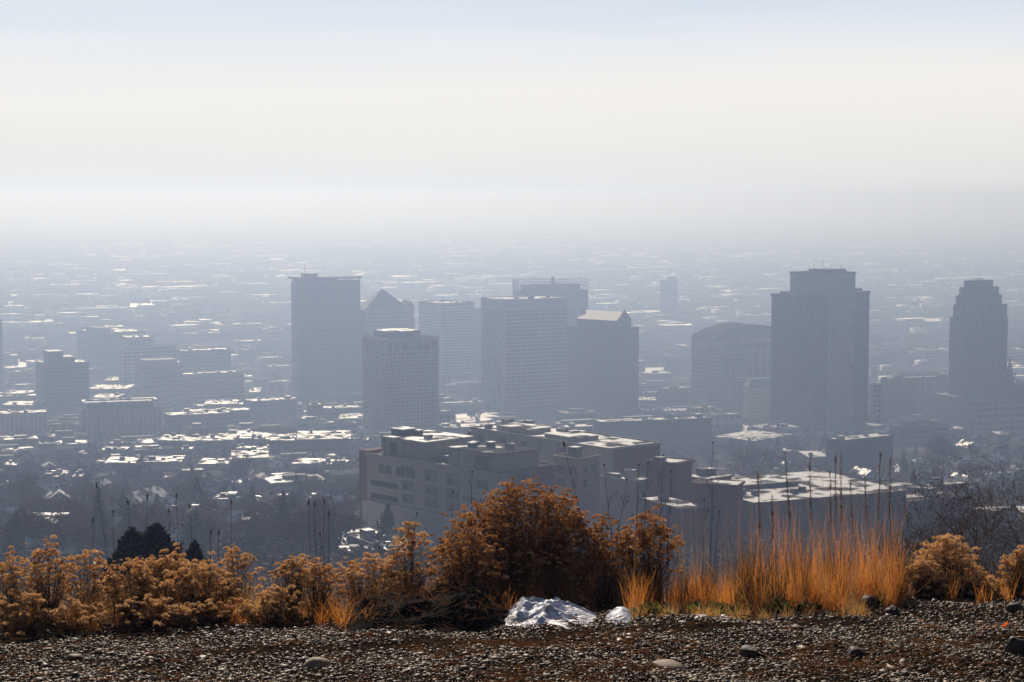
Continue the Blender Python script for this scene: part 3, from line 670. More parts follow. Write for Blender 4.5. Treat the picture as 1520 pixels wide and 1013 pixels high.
FL = [
 (148,186,664,669,6,'small snow roof left of the two sloping roofs, under the frame roofed office'),
 (192,222,662,668,6,'small snow roof just right of centre under the frame roofed office'),
 (148,200,679,689,9,'snowy roof with square dark skylight, left half of the bright double roof'),
 (206,268,677,687,9,'long thin snowy roof, right half of the bright double roof'),
 (266,286,664,668,10,'narrow snow topped brick block right of the bright double roof'),
 (232,266,646,655,10,'snow roof under the brown office, leftmost in the bright roof row'),
 (264,300,648,656,10,'second snow roof from left in the bright roof row'),
 (298,345,645,655,12,'third snow roof from left in the bright roof row'),
 (340,372,641,652,12,'fourth snow roof in the bright roof row, with dark roof boxes'),
 (374,402,643,653,11,'middle snow roof in the bright roof row, left of the widest one'),
 (396,436,645,655,12,'snow roof touching the widest roof of the bright roof row'),
 (432,520,640,653,14,'widest snow roof of the bright roof row, left of the white windowed tower'),
 (290,338,680,690,8,'snow roof with dark gap left of the slanting long roof'),
 (332,398,669,681,10,'long slanting snow roof left of centre above the conifers'),
 (340,376,662,667,7,'thin snow roof above the slanting long roof'),
 (376,420,663,668,7,'broken thin snow roof right of the slanting long roof'),
 (434,492,681,690,8,'isolated snow roof left of the pale apartment block'),
 (492,512,683,691,6,'small snow roof nearly touching the isolated snow roof'),
 (0,22,667,671,6,'thin snow roof cut by left edge under the civic block'),
 (0,22,686,692,6,'lower thin snow roof cut by left edge'),
 (64,84,702,709,6,'snow roof left one of three in the brown trees at left'),
 (80,98,699,705,6,'middle snow roof of three in the brown trees at left'),
 (104,120,703,709,6,'right snow roof of three in the brown trees at left'),
 (110,122,671,678,6,'pale small roof left below the frame roofed office'),
 (315,356,735,743,5,'snow ringed roof among dark trees left of centre'),
 (374,386,742,749,4,'tiny bright roof right of the snow ringed roof'),
 (410,426,734,740,4,'small bright roof upper one left of the brown leafless tree'),
 (406,424,746,751,4,'small bright roof lower one left of the brown leafless tree'),
 (458,478,738,742,4,'thin bright roof in the brown leafless tree'),
 (274,314,752,764,6,'snow roof with dark left end right of the grey green conifer'),
 (258,262,757,760,4,'tiny white shed beside the snow roof with dark end'),
 (353,396,766,776,6,'bright flat roof with one chimney behind a tall stalk'),
 (260,278,773,778,4,'small bright roof above the left row of flower heads'),
 (26,72,783,788,5,'thin pale roof under the large white warehouse roof'),
 (195,226,680,684,5,'thin pale roof under the bright double roof'),
 (1194,1256,670,680,6,'isolated white roof with dark vents before the brick courtyard block'),
 (1158,1188,666,671,5,'short white roof left of the isolated white roof'),
 (1130,1152,705,711,4,'thin white roof behind the snow covered long hall, left one'),
 (1148,1160,700,704,4,'thin white roof behind the snow covered long hall, right one'),
 (1346,1378,683,688,5,'thin white roof right of the brick courtyard block'),
 (1384,1414,674,681,5,'white roof before the conifer at right'),
 (1480,1500,641,646,8,'small white roof at the right edge under the hall'),
 (1382,1412,632,636,8,'snow strip roof under the broad dim block, left one'),
 (1402,1432,633,638,8,'snow strip roof under the broad dim block, right one'),
 (655,690,628,633,9,'small snow roof above the broad low hall'),
 (600,640,655,660,9,'thin snow roof at the foot of the white windowed tower'),
 (780,830,650,655,8,'thin snow roof behind the rear apartment wing'),
 (448,470,624,630,8,'snow roof at the foot of the tallest glass tower, left'),
 (500,538,613,622,9,'bright ribbed roof beside the white windowed tower'),
 (443,472,618,624,9,'thin bright roof under the small red box building'),
 (130,190,571,578,12,'bright roof right of the dark hotel block'),
 (134,172,585,591,12,'bright lower roof right of the dark hotel block'),
 (150,176,560,566,14,'small roof under the hazy slab cluster'),
 (0,48,596,602,10,'bright roof line left of the dark hotel block'),
 (0,40,580,585,10,'faint roof line left of the dark hotel block, upper'),
 (296,352,594,601,12,'bright sawtooth roof in front of the ribbon window office'),
 (363,385,575,583,12,'bright roof at the left foot of tallest glass tower'),
 (400,435,590,594,10,'thin roof at the left foot of tallest glass tower'),
 (950,1000,605,611,10,'thin snow roof right of the dark glass tower foot'),
 (1000,1024,588,593,10,'thin snow roof left of the stone library'),
 (498,556,811,821,3,'snow covered low roof, left one behind the pale headed bushes'),
 (556,604,799,824,4,'larger snow covered roof behind the slender pale headed bush'),
 (340,420,838,843,3,'long pale thin roof edge low behind the golden bushes'),
 (950,975,590,595,10,'small snow roof behind right foot of dark glass tower'),
]
for t in FL: flat(t[0], t[1], t[2], t[3], t[4], t[5], 'small flat roofed buildings')
w = flat(16, 80, 762, 780, 7, 'large white warehouse roof low at the left, the brightest roof there', wm='conc')
w.name = 'warehouse'

# gabled houses
def house(x, y, w, d, hh, rz, wm, label, group, snow=True, name='gabled_house'):
    o = empty(name, (x, y, gz(x, y) - .6), rz); tag(o, label, 'house', group)
    MB().box(-w/2, w/2, -d/2, d/2, 0, hh).build('wall', M[wm], o)
    mb = MB(); e = .5; rh = hh + d * .38
    mb.v += [(-w/2-e,-d/2-e,hh-.2),(w/2+e,-d/2-e,hh-.2),(w/2+e,d/2+e,hh-.2),(-w/2-e,d/2+e,hh-.2),(-w/2-e,0,rh),(w/2+e,0,rh)]
    mb.f += [(0,1,5,4),(2,3,4,5),(1,2,5),(3,0,4),(3,2,1,0)]
    r = mb.build('roof', M['snow' if snow else 'gravelroof'], o)
    MB().box(w*.2, w*.2+.8, -.4, .5, rh-1.2, rh+.9).build('chimney', M['brick'], r)
    for i in range(3): MB().box(-w/2+1+i*(w-3)/2, -w/2+2+i*(w-3)/2, -d/2-.06, -d/2+.05, 1.6, 3.0).build('window', M['glass'], o)
    MB().box(-.5, .5, -d/2-.08, -d/2+.04, .3, 1.45).build('door', M['darkwall'], o)
    FOOT.append((x, y, 9)); return o
for (px, py, rz, lab) in ((64,745,20,'small house with pale snowy gable left of centre in the brown trees'), (168,722,50,'house with bright tilted triangular snow roof above the leaning stalk'),
                     (1425,727,-30,'white gabled house behind the conifer at right'), (1440,690,10,'snow roofed gable house left one at the right edge'), (1470,690,40,'snow roofed gable house right one at the right edge'),
                     (215,757,70,'snow roofed gable house behind the grey green conifer'), (1395,712,60,'gable house between brick courtyard block and garage'), (385,790,15,'small gable house with bluish shaded roof near bottom centre left')):
    g = G(px, py + 8); house(g.x, g.y, R.uniform(12, 18), R.uniform(9, 12), R.uniform(4.5, 6), rad(rz), R.choice(['conc', 'tan', 'white', 'brownbrick']), lab, 'houses among the trees')
def free(x, y, r=0):
    for fx, fy, fr in FOOT:
        if (x - fx) ** 2 + (y - fy) ** 2 < (fr + r) ** 2: return False
    return True
def rnd_ground(px0, px1, py0, py1):
    return G(R.uniform(px0, px1), R.uniform(py0, py1))
n = 0; tries = 0
while n < 34 and tries < 900:
    tries += 1; g = rnd_ground(-20, 520, 700, 840)
    if not free(g.x, g.y, 3): continue
    house(g.x, g.y, R.uniform(9, 15), R.uniform(8, 11), R.uniform(3.5, 5.5), rad(R.choice([20, 110, 20, 110, 60])), R.choice(['conc', 'tan', 'brownbrick', 'brick', 'conc2']),
          'small gabled house half hidden among leafless trees at lower left', 'gabled houses at lower left', R.random() < .45); n += 1
n = 0
while n < 18 and tries < 2000:
    tries += 1; g = rnd_ground(1110, 1540, 660, 735)
    if not free(g.x, g.y, 3): continue
    house(g.x, g.y, R.uniform(9, 15), R.uniform(8, 11), R.uniform(3.5, 5.5), rad(R.choice([20, 110, 60])), R.choice(['conc', 'tan', 'brownbrick', 'brick', 'conc2']),
          'small gabled house half hidden among leafless trees at right', 'gabled houses at right', R.random() < .45); n += 1

# hazy low blocks filling the streets, individually
def lowblock(x, y, w, d, hh, rz, wm, rm, label, group):
    o = empty('low_city_block', (x, y, gz(x, y) - 1.5), rz); tag(o, label, 'building', group)
    MB().box(-w/2, w/2, -d/2, d/2, 0, hh).build('wall', M[wm], o)
    MB().box(-w/2+.4, w/2-.4, -d/2+.4, d/2-.4, hh, hh+.25).build('roof', M[rm], o)
    for i in range(max(1, int(hh / 4.5))): MB().box(-w/2+1, w/2-1, -d/2-.07, -d/2+.05, 3.2+i*4, 4.8+i*4).build('window_band', M['glass'], o)
    q = w * R.uniform(.1, .25); MB().box(-q, q, -2, min(3, d/2-.6), hh+.25, hh+R.uniform(1.5, 3.5)).build('rooftop_unit', M[R.choice(['conc2', 'darkwall'])], o)
    FOOT.append((x, y, .5 * max(w, d) + 4))
zones = [(760, 1250, 34, 5, 11, 'low flat building in the dim streets below the towers, left half', -40, 700, .3),
         (1250, 2000, 70, 6, 16, 'low hazy flat building between and under the skyline towers', -40, 1560, .3),
         (2000, 3200, 90, 7, 18, 'faint low block in the hazy plain behind the skyline', -40, 1560, .5)]
for (y0, y1, cnt, h0, h1, lab, pa, pb, ps) in zones:
    n = 0; t = 0
    while n < cnt and t < 4000:
        t += 1; y = R.uniform(y0, y1); px = R.uniform(pa, pb); x = (px - CX) / F * y
        w = R.uniform(16, 50) * (1 if y < 1300 else 1.3); d = R.uniform(11, 22) * (1 if y < 2000 else 1.5)
        if not free(x, y, .5 * max(w, d)): continue
        sn = R.random() < ps
        lowblock(x, y, w, d, R.uniform(h0, h1), rad(20), R.choice(['conc2', 'darkwall', 'brownbrick', 'tan', 'conc2', 'conc']), 'snow' if sn else 'gravelroof', lab, lab.split(',')[0] + ' group'); n += 1
# the far plain: too many to count
def mass(name, cnt, y0, y1, m, hs, ws, ds, seed, wallz=True):
    r = np.random.default_rng(seed)
    y = np.exp(r.uniform(np.log(y0), np.log(y1), cnt)); x = r.uniform(-.33, .33, cnt) * y
    w = r.lognormal(np.log(ws), .6, cnt) * (y / 3500) ** .3; d = r.lognormal(np.log(ds), .4, cnt); h = r.uniform(*hs, cnt)
    ca, sa = math.cos(rad(20)), math.sin(rad(20)); zb = gzf(x, y) - 1
    V = []; 
    for (sx, sy) in ((-1,-1),(1,-1),(1,1),(-1,1)):
        for zz in (0, 1):
            lx = sx * w / 2; ly = sy * d / 2
            V.append(np.stack([x + lx * ca - ly * sa, y + lx * sa + ly * ca, zb + (h if zz else 0)], 1))
    V = np.stack(V, 1).reshape(-1, 3)
    base = np.arange(cnt)[:, None] * 8
    fs = [(1,3,5,7),(0,2,3,1),(2,4,5,3),(4,6,7,5),(6,0,1,7)]
    Fc = np.concatenate([base + np.array(f) for f in fs])
    return tag(npmesh(name, V, Fc, m), kind='stuff')
def label_stuff(o, l, c): o['label'] = l; o['category'] = c
label_stuff(mass('far_city_snow_roofs', 900, 3000, 11000, M['snow_far'], (4, 9), 60, 34, 1), 'countless thin bright roofs streaking across the far hazy plain', 'roofs')
label_stuff(mass('far_city_blocks', 3200, 2400, 12000, M['farblock'], (5, 14), 40, 30, 2), 'countless dim low buildings spread over the far hazy plain', 'buildings')
label_stuff(mass('far_city_small_roofs', 500, 2000, 5000, M['snow_far'], (6, 9), 18, 14, 5), 'countless tiny glinting roofs behind the skyline', 'roofs')

# ------------------------------------------------------------------ trees
def bare_tree_meshes(seed, h, nslv, spread=.42, slw=.05, rb=.022, top=3, lnf=.09):
    r = random.Random(seed); g = np.random.default_rng(seed)
    mb = MB(); tips = []
    def br(p, d, ln, rr, lev):
        p2 = p + d * ln * .5 + Vector((r.uniform(-.06, .06) * ln, r.uniform(-.06, .06) * ln, 0)); p3 = p + d * ln
        mb.tube([p, p2, p3], [rr, rr * .8, rr * .6], 4 if lev < 2 else 3)
        if lev >= top: tips.append((p2, p3)); return
        for i in range(r.choice([2, 3, 3, 4]) if lev else 5):
            ax = Vector((r.uniform(-1, 1), r.uniform(-1, 1), r.uniform(-.2, .6))).normalized()
            nd = (d * .62 + ax * (.75 if lev else spread * 1.8)).normalized(); nd.z = abs(nd.z) * .9 + .08; nd.normalize()
            br(p + d * ln * r.uniform(.6, 1), nd, ln * r.uniform(.55, .8), rr * .55, lev + 1)
    br(Vector((0, 0, -.3)), Vector((0, 0, 1)), h * .36, h * rb, 0)
    C = []; pts = np.array([((a + b_) / 2)[:] for a, b_ in tips]); k = g.integers(0, len(pts), nslv)
    C = pts[k] + g.normal(size=(nslv, 3)) * h * np.array([.065, .065, .05]) + np.array([0, 0, h * .03])
    V, Fc = rand_tris(C, h * lnf * g.uniform(.5, 1.3, nslv), slw, up=.3, rng=g)
    return mb, V, Fc
def conifer_meshes(seed, h, n, wid=.24, sz=.055):
    g = np.random.default_rng(seed); r = random.Random(seed)
    mb = MB().tube([(0, 0, -.5), (0, 0, h * .95)], [h * .02, .02], 5)
    t = (g.beta(1.1, 1.7, n) if sz > .04 else g.beta(2.4, .9, n)) * .96 + .03; az = g.uniform(0, 6.283, n)
    lump = 1 + .28 * np.sin(az * 3 + t * 19 + seed) + .22 * np.sin(az * 5 - t * 31)
    rr = h * wid * (1 - t) ** .85 * lump * np.sqrt(g.uniform(.25, 1, n))
    rr = rr * (1 + g.normal(0, .22, n)); C = np.stack([np.cos(az) * rr, np.sin(az) * rr, h * t - rr * .15 + g.normal(0, h * .012, n)], 1)
    V, Fc = rand_tris(C, h * sz * g.uniform(.6, 1.4, n), .5, rng=g)
    return mb, V, Fc
PROT = []
def add_proto(name, label, cat, group, mbd, crown_m, trunk_m):
    mb, V, Fc = mbd
    o = empty(name); tag(o, label, cat, group)
    t = mb.build('trunk', M[trunk_m], o); c = npmesh('crown', V, Fc, M[crown_m], o)
    PROT.append([o, t, c, False]); return len(PROT) - 1
for s_ in range(4): add_proto('leafless_tree', '', 'tree', 'x', bare_tree_meshes(20 + s_, 12, 2600, slw=.13), 'twig', 'bark')
for s_ in range(3): add_proto('conifer_tree', '', 'tree', 'x', conifer_meshes(40 + s_, 12, 1700, [.22, .27, .34][s_]), 'pinegreen', 'bark')
add_proto('conifer_tree', '', 'tree', 'x', conifer_meshes(47, 12, 16000, .36, .032), 'pinegreen', 'bark')
def put(i, x, y, s, rz, label, group, z=None, sz=None):
    o, t, c, used = PROT[i]
    if used:
        o2 = o.copy(); COL.objects.link(o2)
        for q in (t, c):
            q2 = q.copy(); COL.objects.link(q2); q2.parent = o2
        o = o2
    PROT[i][3] = True
    o.location = (x, y, gz(x, y) - .2 if z is None else z); o.rotation_euler = (0, 0, rz); o.scale = (s, s, sz or s)
    tag(o, label, 'tree', group)
    if not group and 'group' in o: del o['group']
    return o
def scatter(cnt, px0, px1, py0, py1, s0, s1, pc, lb, lc, gr, rr=1.):
    n = 0; t = 0
    while n < cnt and t < cnt * 30:
        t += 1; g = rnd_ground(px0, px1, py0, py1)
        if not free(g.x, g.y, -7 * rr): continue
        con = R.random() < pc; i = R.randint(4, 6) if con else R.randint(0, 3)
        s = R.uniform(s0, s1)
        put(i, g.x, g.y, s, R.uniform(0, 6.28), lc if con else lb, ('dark conifers ' if con else 'leafless trees ') + gr, sz=s * R.uniform(.85, 1.15)); n += 1
scatter(130, -20, 540, 712, 860, .75, 1.3, .22, 'leafless grey brown tree among the small houses at lower left', 'dark conifer among the small houses at lower left', 'at lower left')
scatter(55, -20, 540, 655, 720, .6, 1.2, .25, 'hazy leafless tree between the bright flat roofs at left', 'hazy conifer between the bright flat roofs at left', 'between the flat roofs')
scatter(60, 1040, 1540, 655, 735, .6, 1.2, .2, 'leafless tree in the dim grove right of the brick blocks', 'dark conifer in the dim grove right of the brick blocks', 'in the right grove')
scatter(22, 880, 1230, 655, 690, .9, 1.4, .08, 'leafless tree in the grove behind the rear apartment wing', 'conifer in the grove behind the rear apartment wing', 'behind the brick blocks')
scatter(26, 1300, 1540, 740, 850, .5, 1.0, .15, 'leafless tree low at the right below the garage', 'dark conifer low at the right below the garage', 'below the garage')
def putpx(i, px, pybase, pxh, Y, label, wfac=1.0):
    """tree whose foot is at Y on the ground and whose top reaches row pybase - pxh"""
    p = P(px, pybase - pxh, Y); g0 = gz(p.x, Y); h = (p.z - g0)
    return put(i, p.x, Y, h / 12.0 * wfac, R.uniform(0, 6), label, None, sz=h / 12.0)
putpx(6, 199, 830, 85, 440, 'rounded grey green conifer behind the two dark ones at left', .8)
putpx(5, 232, 830, 60, 470, 'paler bushy conifer touching the grey green one on its right', 1)
putpx(7, 196, 830, 42, 70, 'nearly black conifer top above the flowers, left of the near pair', 1.1)
putpx(7, 230, 830, 49, 70, 'nearly black conifer top above the flowers, right of the near pair', 1.35)
putpx(7, 288, 830, 24, 70, 'small dark conifer tip just right of the near black pair', .8)
putpx(0, 440, 830, 100, 470, 'large reddish brown leafless tree left of the pale apartment block', 1.35)
putpx(2, 505, 830, 92, 455, 'wide brown leafless tree touching the pale apartment block', 1.2)
putpx(5, 575, 800, 55, 450, 'dark shrubby conifer before the lower wall of the pale apartment block', 1.1)
putpx(4, 1356, 735, 38, 560, 'pointed dark conifer beside the white gabled house', .9)
putpx(1, 1300, 730, 30, 700, 'leafless tree left of the pointed dark conifer', 1.2)
putpx(3, 1400, 690, 50, 950, 'tall leafless tree right of the brick courtyard block', 1.1)
putpx(1, 1120, 690, 42, 900, 'round leafless tree before the snowy plaza roof', 1.3)
# distant tree cover as one mass
def treemass(name, cnt, y0, y1, seed, m, k=26, px=(-.31, .31), s=(3, 6)):
    g = np.random.default_rng(seed)
    y = np.exp(g.uniform(np.log(y0), np.log(y1), cnt)); x = g.uniform(px[0], px[1], cnt) * y
    ok = np.array([free(a, b_, -5) for a, b_ in zip(x, y)]); x, y = x[ok], y[ok]; n = len(x)
    s_ = g.uniform(*s, n)
    C = np.repeat(np.stack([x, y, gzf(x, y) + s_ * 1.0], 1), k, 0); q = g.normal(size=(n * k, 3)); q /= np.linalg.norm(q, axis=1)[:, None]
    C = C + q * np.repeat(s_, k)[:, None] * g.uniform(.3, 1, (n * k, 1))
    V, Fc = rand_tris(C, np.repeat(s_, k) * .7, .7, rng=g)
    return tag(npmesh(name, V, Fc, m), kind='stuff')
label_stuff(treemass('street_tree_cover', 1500, 850, 4500, 3, M['twig']), 'bare tree cover filling the hazy streets', 'trees')
label_stuff(treemass('slope_brush', 2600, 300, 560, 8, M['twig'], k=40, px=(-.30, .32), s=(1.2, 2.6)), 'bare brush on the slope under the near buildings', 'brush')
label_stuff(treemass('neighbourhood_brush', 900, 430, 900, 4, M['twig'], k=40, px=(-.30, -.06), s=(1.5, 3)), 'bare hedges and undergrowth among the near houses', 'brush')

# ------------------------------------------------------------------ foreground: helpers
def surf(px, py, Y):   # ground point below a pixel column at depth Y
    p = P(px, py, Y); return Vector((p.x, Y, gz(p.x, Y)))
# gravel
def ico():
    t = (1 + 5 ** .5) / 2
    v = np.array([(-1,t,0),(1,t,0),(-1,-t,0),(1,-t,0),(0,-1,t),(0,1,t),(0,-1,-t),(0,1,-t),(t,0,-1),(t,0,1),(-t,0,-1),(-t,0,1)], float); v /= np.linalg.norm(v[0])
    f = np.array([(0,11,5),(0,5,1),(0,1,7),(0,7,10),(0,10,11),(1,5,9),(5,11,4),(11,10,2),(10,7,6),(7,1,8),(3,9,4),(3,4,2),(3,2,6),(3,6,8),(3,8,9),(4,9,5),(2,4,11),(6,2,10),(8,6,7),(9,8,1)])
    return v, f
IV, IF = ico()
def sub(v, f):
    v = [tuple(a) for a in v]; cache = {}; nf = []
    def mid(a, b_):
        k = (min(a, b_), max(a, b_))
        if k not in cache:
            q = np.array(v[a]) + np.array(v[b_]); q /= np.linalg.norm(q); v.append(tuple(q)); cache[k] = len(v) - 1
        return cache[k]
    for a, b_, c in f:
        x, y, z = mid(a, b_), mid(b_, c), mid(c, a); nf += [(a, x, z), (b_, y, x), (c, z, y), (x, y, z)]
    return np.array(v), np.array(nf)
IV2, IF2 = sub(IV, IF); IV3, IF3 = sub(IV2, IF2)
def ss(x, a, b_): t = np.clip((x - a) / (b_ - a), 0, 1); return t * t * (3 - 2 * t)
def fbm(X, Y, f, seed, o=5):
    g = np.random.default_rng(seed); z = 0
    for k in range(o):
        for _ in range(3):
            a = g.uniform(0, 6.283); z = z + np.sin((X * np.cos(a) + Y * np.sin(a)) * f * 2 ** k * g.uniform(.7, 1.4) + g.uniform(0, 6.28)) / 3 / 1.75 ** k
    return z
def stones(name, n, smin, smax, seed, y0=10.6, y1=16.6, sink=.3, base=(IV, IF), m='stone', xw=.31, tilt=.35):
    g = np.random.default_rng(seed); bv, bf = base
    y = g.uniform(y0, y1, n); x = g.uniform(-xw, xw, n) * y
    ok = fbm(x, y * 1.6, 2.3, 77, 4) + g.normal(0, .35, n) > -.62
    y = y[ok]; x = x[ok]; n = len(x)
    s = smin * (smax / smin) ** (g.uniform(0, 1, n) ** 2.2)
    sc3 = np.stack([s * g.uniform(.8, 1.5, n), s * g.uniform(.7, 1.1, n), s * g.uniform(.45, .9, n)], 1)
    a = g.uniform(0, 6.283, n); tx = g.normal(0, tilt, n)
    V = bv[None] * (1 + g.normal(0, .13, (n, len(bv), 1))) * sc3[:, None, :]
    c, s1 = np.cos(tx)[:, None], np.sin(tx)[:, None]
    V = np.stack([V[..., 0], V[..., 1] * c - V[..., 2] * s1, V[..., 1] * s1 + V[..., 2] * c], -1)
    c, s1 = np.cos(a)[:, None], np.sin(a)[:, None]
    V = np.stack([V[..., 0] * c - V[..., 1] * s1, V[..., 0] * s1 + V[..., 1] * c, V[..., 2]], -1)
    z = gzf(x, y) + sc3[:, 2] * (1 - sink * 2) + g.uniform(0, .006, n)
    V += np.stack([x, y, z], 1)[:, None, :]
    Fc = (np.arange(n)[:, None, None] * len(bv) + bf[None]).reshape(-1, 3)
    return tag(npmesh(name, V.reshape(-1, 3), Fc, M[m], smooth=True), kind='stuff')
o = stones('gravel', 52000, .006, .022, 5); label_stuff(o, 'dense loose gravel of rounded pebbles glinting in the sun', 'gravel')
o = stones('coarse_gravel', 1500, .013, .036, 6, base=(IV2, IF2)); label_stuff(o, 'scattered larger pebbles in the gravel', 'gravel')
# single rocks
def rock(px, py, w, h, Y, label, m='rock', seed=0, name='rock', flat_=1.0):
    g = np.random.default_rng(seed); p = P(px, py, Y); zz = gz(p.x, Y)
    s = w / F * Y / 2; hz = h / F * Y * .62
    v = IV3.copy()
    n1 = np.sin(v @ g.normal(size=(3, 3)) * 2.2 + g.uniform(0, 6, 3)).sum(1) * .07
    v = v * (1 + n1)[:, None]
    d = g.normal(size=(7, 3)); d /= np.linalg.norm(d, axis=1)[:, None]
    for q in d:   # chipped planes
        t = v @ q; lim = .78; over = np.clip(t - lim, 0, None); v = v - over[:, None] * q
    v = v * np.array([s, s * .8, hz])
    o = npmesh(name, v, IF3, M[m]); o.location = (p.x, Y, zz + hz * .45); o.rotation_euler = (0, 0, seed)
    tag(o, label, 'rock', 'rocks on the gravel')
    return o
rock(1287, 885, 34, 26, 15.0, 'dark reddish boulder at the foot of the orange grass', seed=1, m='rock')
rock(1325, 900, 26, 18, 14.6, 'angular dark rock just right of the reddish boulder', seed=2)
rock(1115, 993, 40, 22, 12.2, 'dark rounded rock near the bottom, right of centre', seed=3)
rock(1270, 996, 34, 16, 12.1, 'flat brown rock at the bottom, right of the dark rounded rock', seed=4)
rock(990, 1011, 60, 16, 11.7, 'pale orange flat rock cut by the bottom edge', m='palerock', seed=5)
rock(1508, 1000, 40, 34, 11.7, 'dark square rock in the bottom right corner', seed=6)
rock(1508, 893, 30, 16, 14.2, 'low dark rock at the right edge of the gravel', seed=7)
rock(112, 962, 36, 14, 13.2, 'flat reddish rock at upper left of the gravel', seed=8)
rock(62, 978, 22, 12, 12.8, 'small dark rock left of the flat reddish one', seed=9)
rock(470, 985, 44, 16, 12.4, 'pale low rock in the gravel left of centre', m='palerock', seed=10)
rock(146, 952, 20, 10, 13.5, 'small dark stone right of the flat reddish rock', seed=11)
rock(1185, 940, 26, 10, 13.6, 'long low dark stone amid straw at right', seed=12)
rock(725, 1000, 26, 10, 12.1, 'small low stone at bottom centre', seed=13)
def leaf(px, py, Y, s, label, seed):
    p = P(px, py, Y); n = 7; mb = MB()
    pts = [(math.cos(a) * s * (1 if i % 2 else .7), 0.25 * s * math.sin(a * 2), math.sin(a) * s * 1.4) for i, a in enumerate([k * 2 * math.pi / 9 for k in range(9)])]
    mb.poly(pts); mb.tube([(0, 0, -s * 1.2), (s * .2, 0, -s * 2)], [.0015, .001], 3)
    o = mb.build('fallen_leaf', M['leafred']); o.location = (p.x, Y, gz(p.x, Y) + s * 1.4); o.rotation_euler = (rad(25), .2, seed); tag(o, label, 'leaf')
leaf(1492, 947, 13.3, .022, 'bright orange red leaf standing in the gravel near right edge', .4)
leaf(1368, 917, 14.0, .016, 'smaller orange red leaf left of the bright one', 1.)

# mound of dark soil and snow patches (height fields)
def field(name, pxa, pxb, Ya, Yb, hfun, m, nx=120, ny=60, smooth=True, floor=.02):
    xa, xb = P(pxa, 900, Ya).x, P(pxb, 900, Ya).x
    X, Yg = np.meshgrid(np.linspace(xa, xb, nx), np.linspace(Ya, Yb, ny))
    u = (X - xa) / (xb - xa); v = (Yg - Ya) / (Yb - Ya)
    Z = gzf(X, Yg) - floor + hfun(u, v, X, Yg)
    V = np.stack([X, Yg, Z], -1).reshape(-1, 3)
    i = (np.arange(ny - 1)[:, None] * nx + np.arange(nx - 1)).ravel(); Fc = np.stack([i, i + 1, i + nx + 1, i + nx], 1)
    return npmesh(name, V, Fc, m, smooth=smooth)
def hm(u, v, X, Y):
    prof = .04 + .22 * ss(u, .0, .22) * (1 - .2 * ss(u, .5, .75)) 
    prof = prof * (1 - .88 * ss(u, .50, .68) * (1 - .5 * ss(v, .5, .7)))
    e = ss(u, 0, .12) * (1 - ss(u, .86, 1)) * ss(v, 0, .35) * (1 - ss(v, .7, 1))
    return (prof + .035 * fbm(X, Y, 7, 1) + .02 * fbm(X, Y, 25, 9)) * e
o = field('soil_mound', 470, 905, 14.2, 15.8, hm, M['soil'], 200, 90); tag(o, kind='structure')
def hs(u, v, X, Y):
    prof = np.interp(u, [0, .08, .2, .33, .42, .55, .7, .85, .95, 1], [0, .03, .07, .165, .15, .16, .12, .065, .025, 0])
    a = X * 1.0 + Y * 1.5; n1 = fbm(X, Y, 5, 12, 3)
    ridg = (1 - np.abs(np.sin(a * 10 + n1 * 1.1))) * .024 + (1 - np.abs(np.sin(a * 29 + n1 * 3))) * .003 - .012
    vv = v + .16 * fbm(X, Y, 9, 4, 4) * (1 - v)
    xa_, xb_ = P(470, 900, 14.2).x, P(905, 900, 14.2).x
    und = np.where((Y > 14.2) & (Y < 15.8), hm((X - xa_) / (xb_ - xa_), (Y - 14.2) / 1.6, X, Y), 0)
    return (und + .004) * np.clip(prof * 7, 0, 1) ** 2 * ss(vv, .02, .3) * (1 - ss(v, .8, 1)) + (prof * (.82 + .10 * n1) + ridg * np.clip(prof * 8, 0, 1)) * ss(vv, .04, .64) * (1 - ss(v, .8, 1)) - .03 * (1 - ss(vv, .0, .12)) - .02 * (u < .03)
o = field('snow_patch', 712, 912, 14.0, 15.4, hs, M['nearsnow'], 200, 110, floor=.03); tag(o, 'large old snow patch with wind-cut ridges at the foot of the large bush', 'snow', 'snow patches')
def hs2(u, v, X, Y):
    return (.09 * np.sin(np.pi * np.clip(u, 0, 1)) ** .6 + .02 * fbm(X, Y, 14, 8, 4)) * ss(v, 0, .4) * (1 - ss(v, .7, 1))
o = field('snow_patch', 900, 944, 14.3, 14.9, hs2, M['nearsnow'], 60, 50, floor=.02); tag(o, 'small snow patch just right of the large one', 'snow', 'snow patches')
for (a, b_, ya, yb, lab) in ((1030, 1062, 14.4, 14.75, 'thin snow remnant under the low green plants, left'), (1066, 1092, 14.5, 14.8, 'thin snow remnant under the low green plants, right')):
    o = field('snow_patch', a, b_, ya, yb, lambda u, v, X, Y: (.045 * np.sin(np.pi * u) + .015 * fbm(X, Y, 16, 3, 3)) * ss(v, 0, .4) * (1 - ss(v, .7, 1)), M['nearsnow'], 40, 30, floor=.012)
    tag(o, lab, 'snow', 'snow patches')

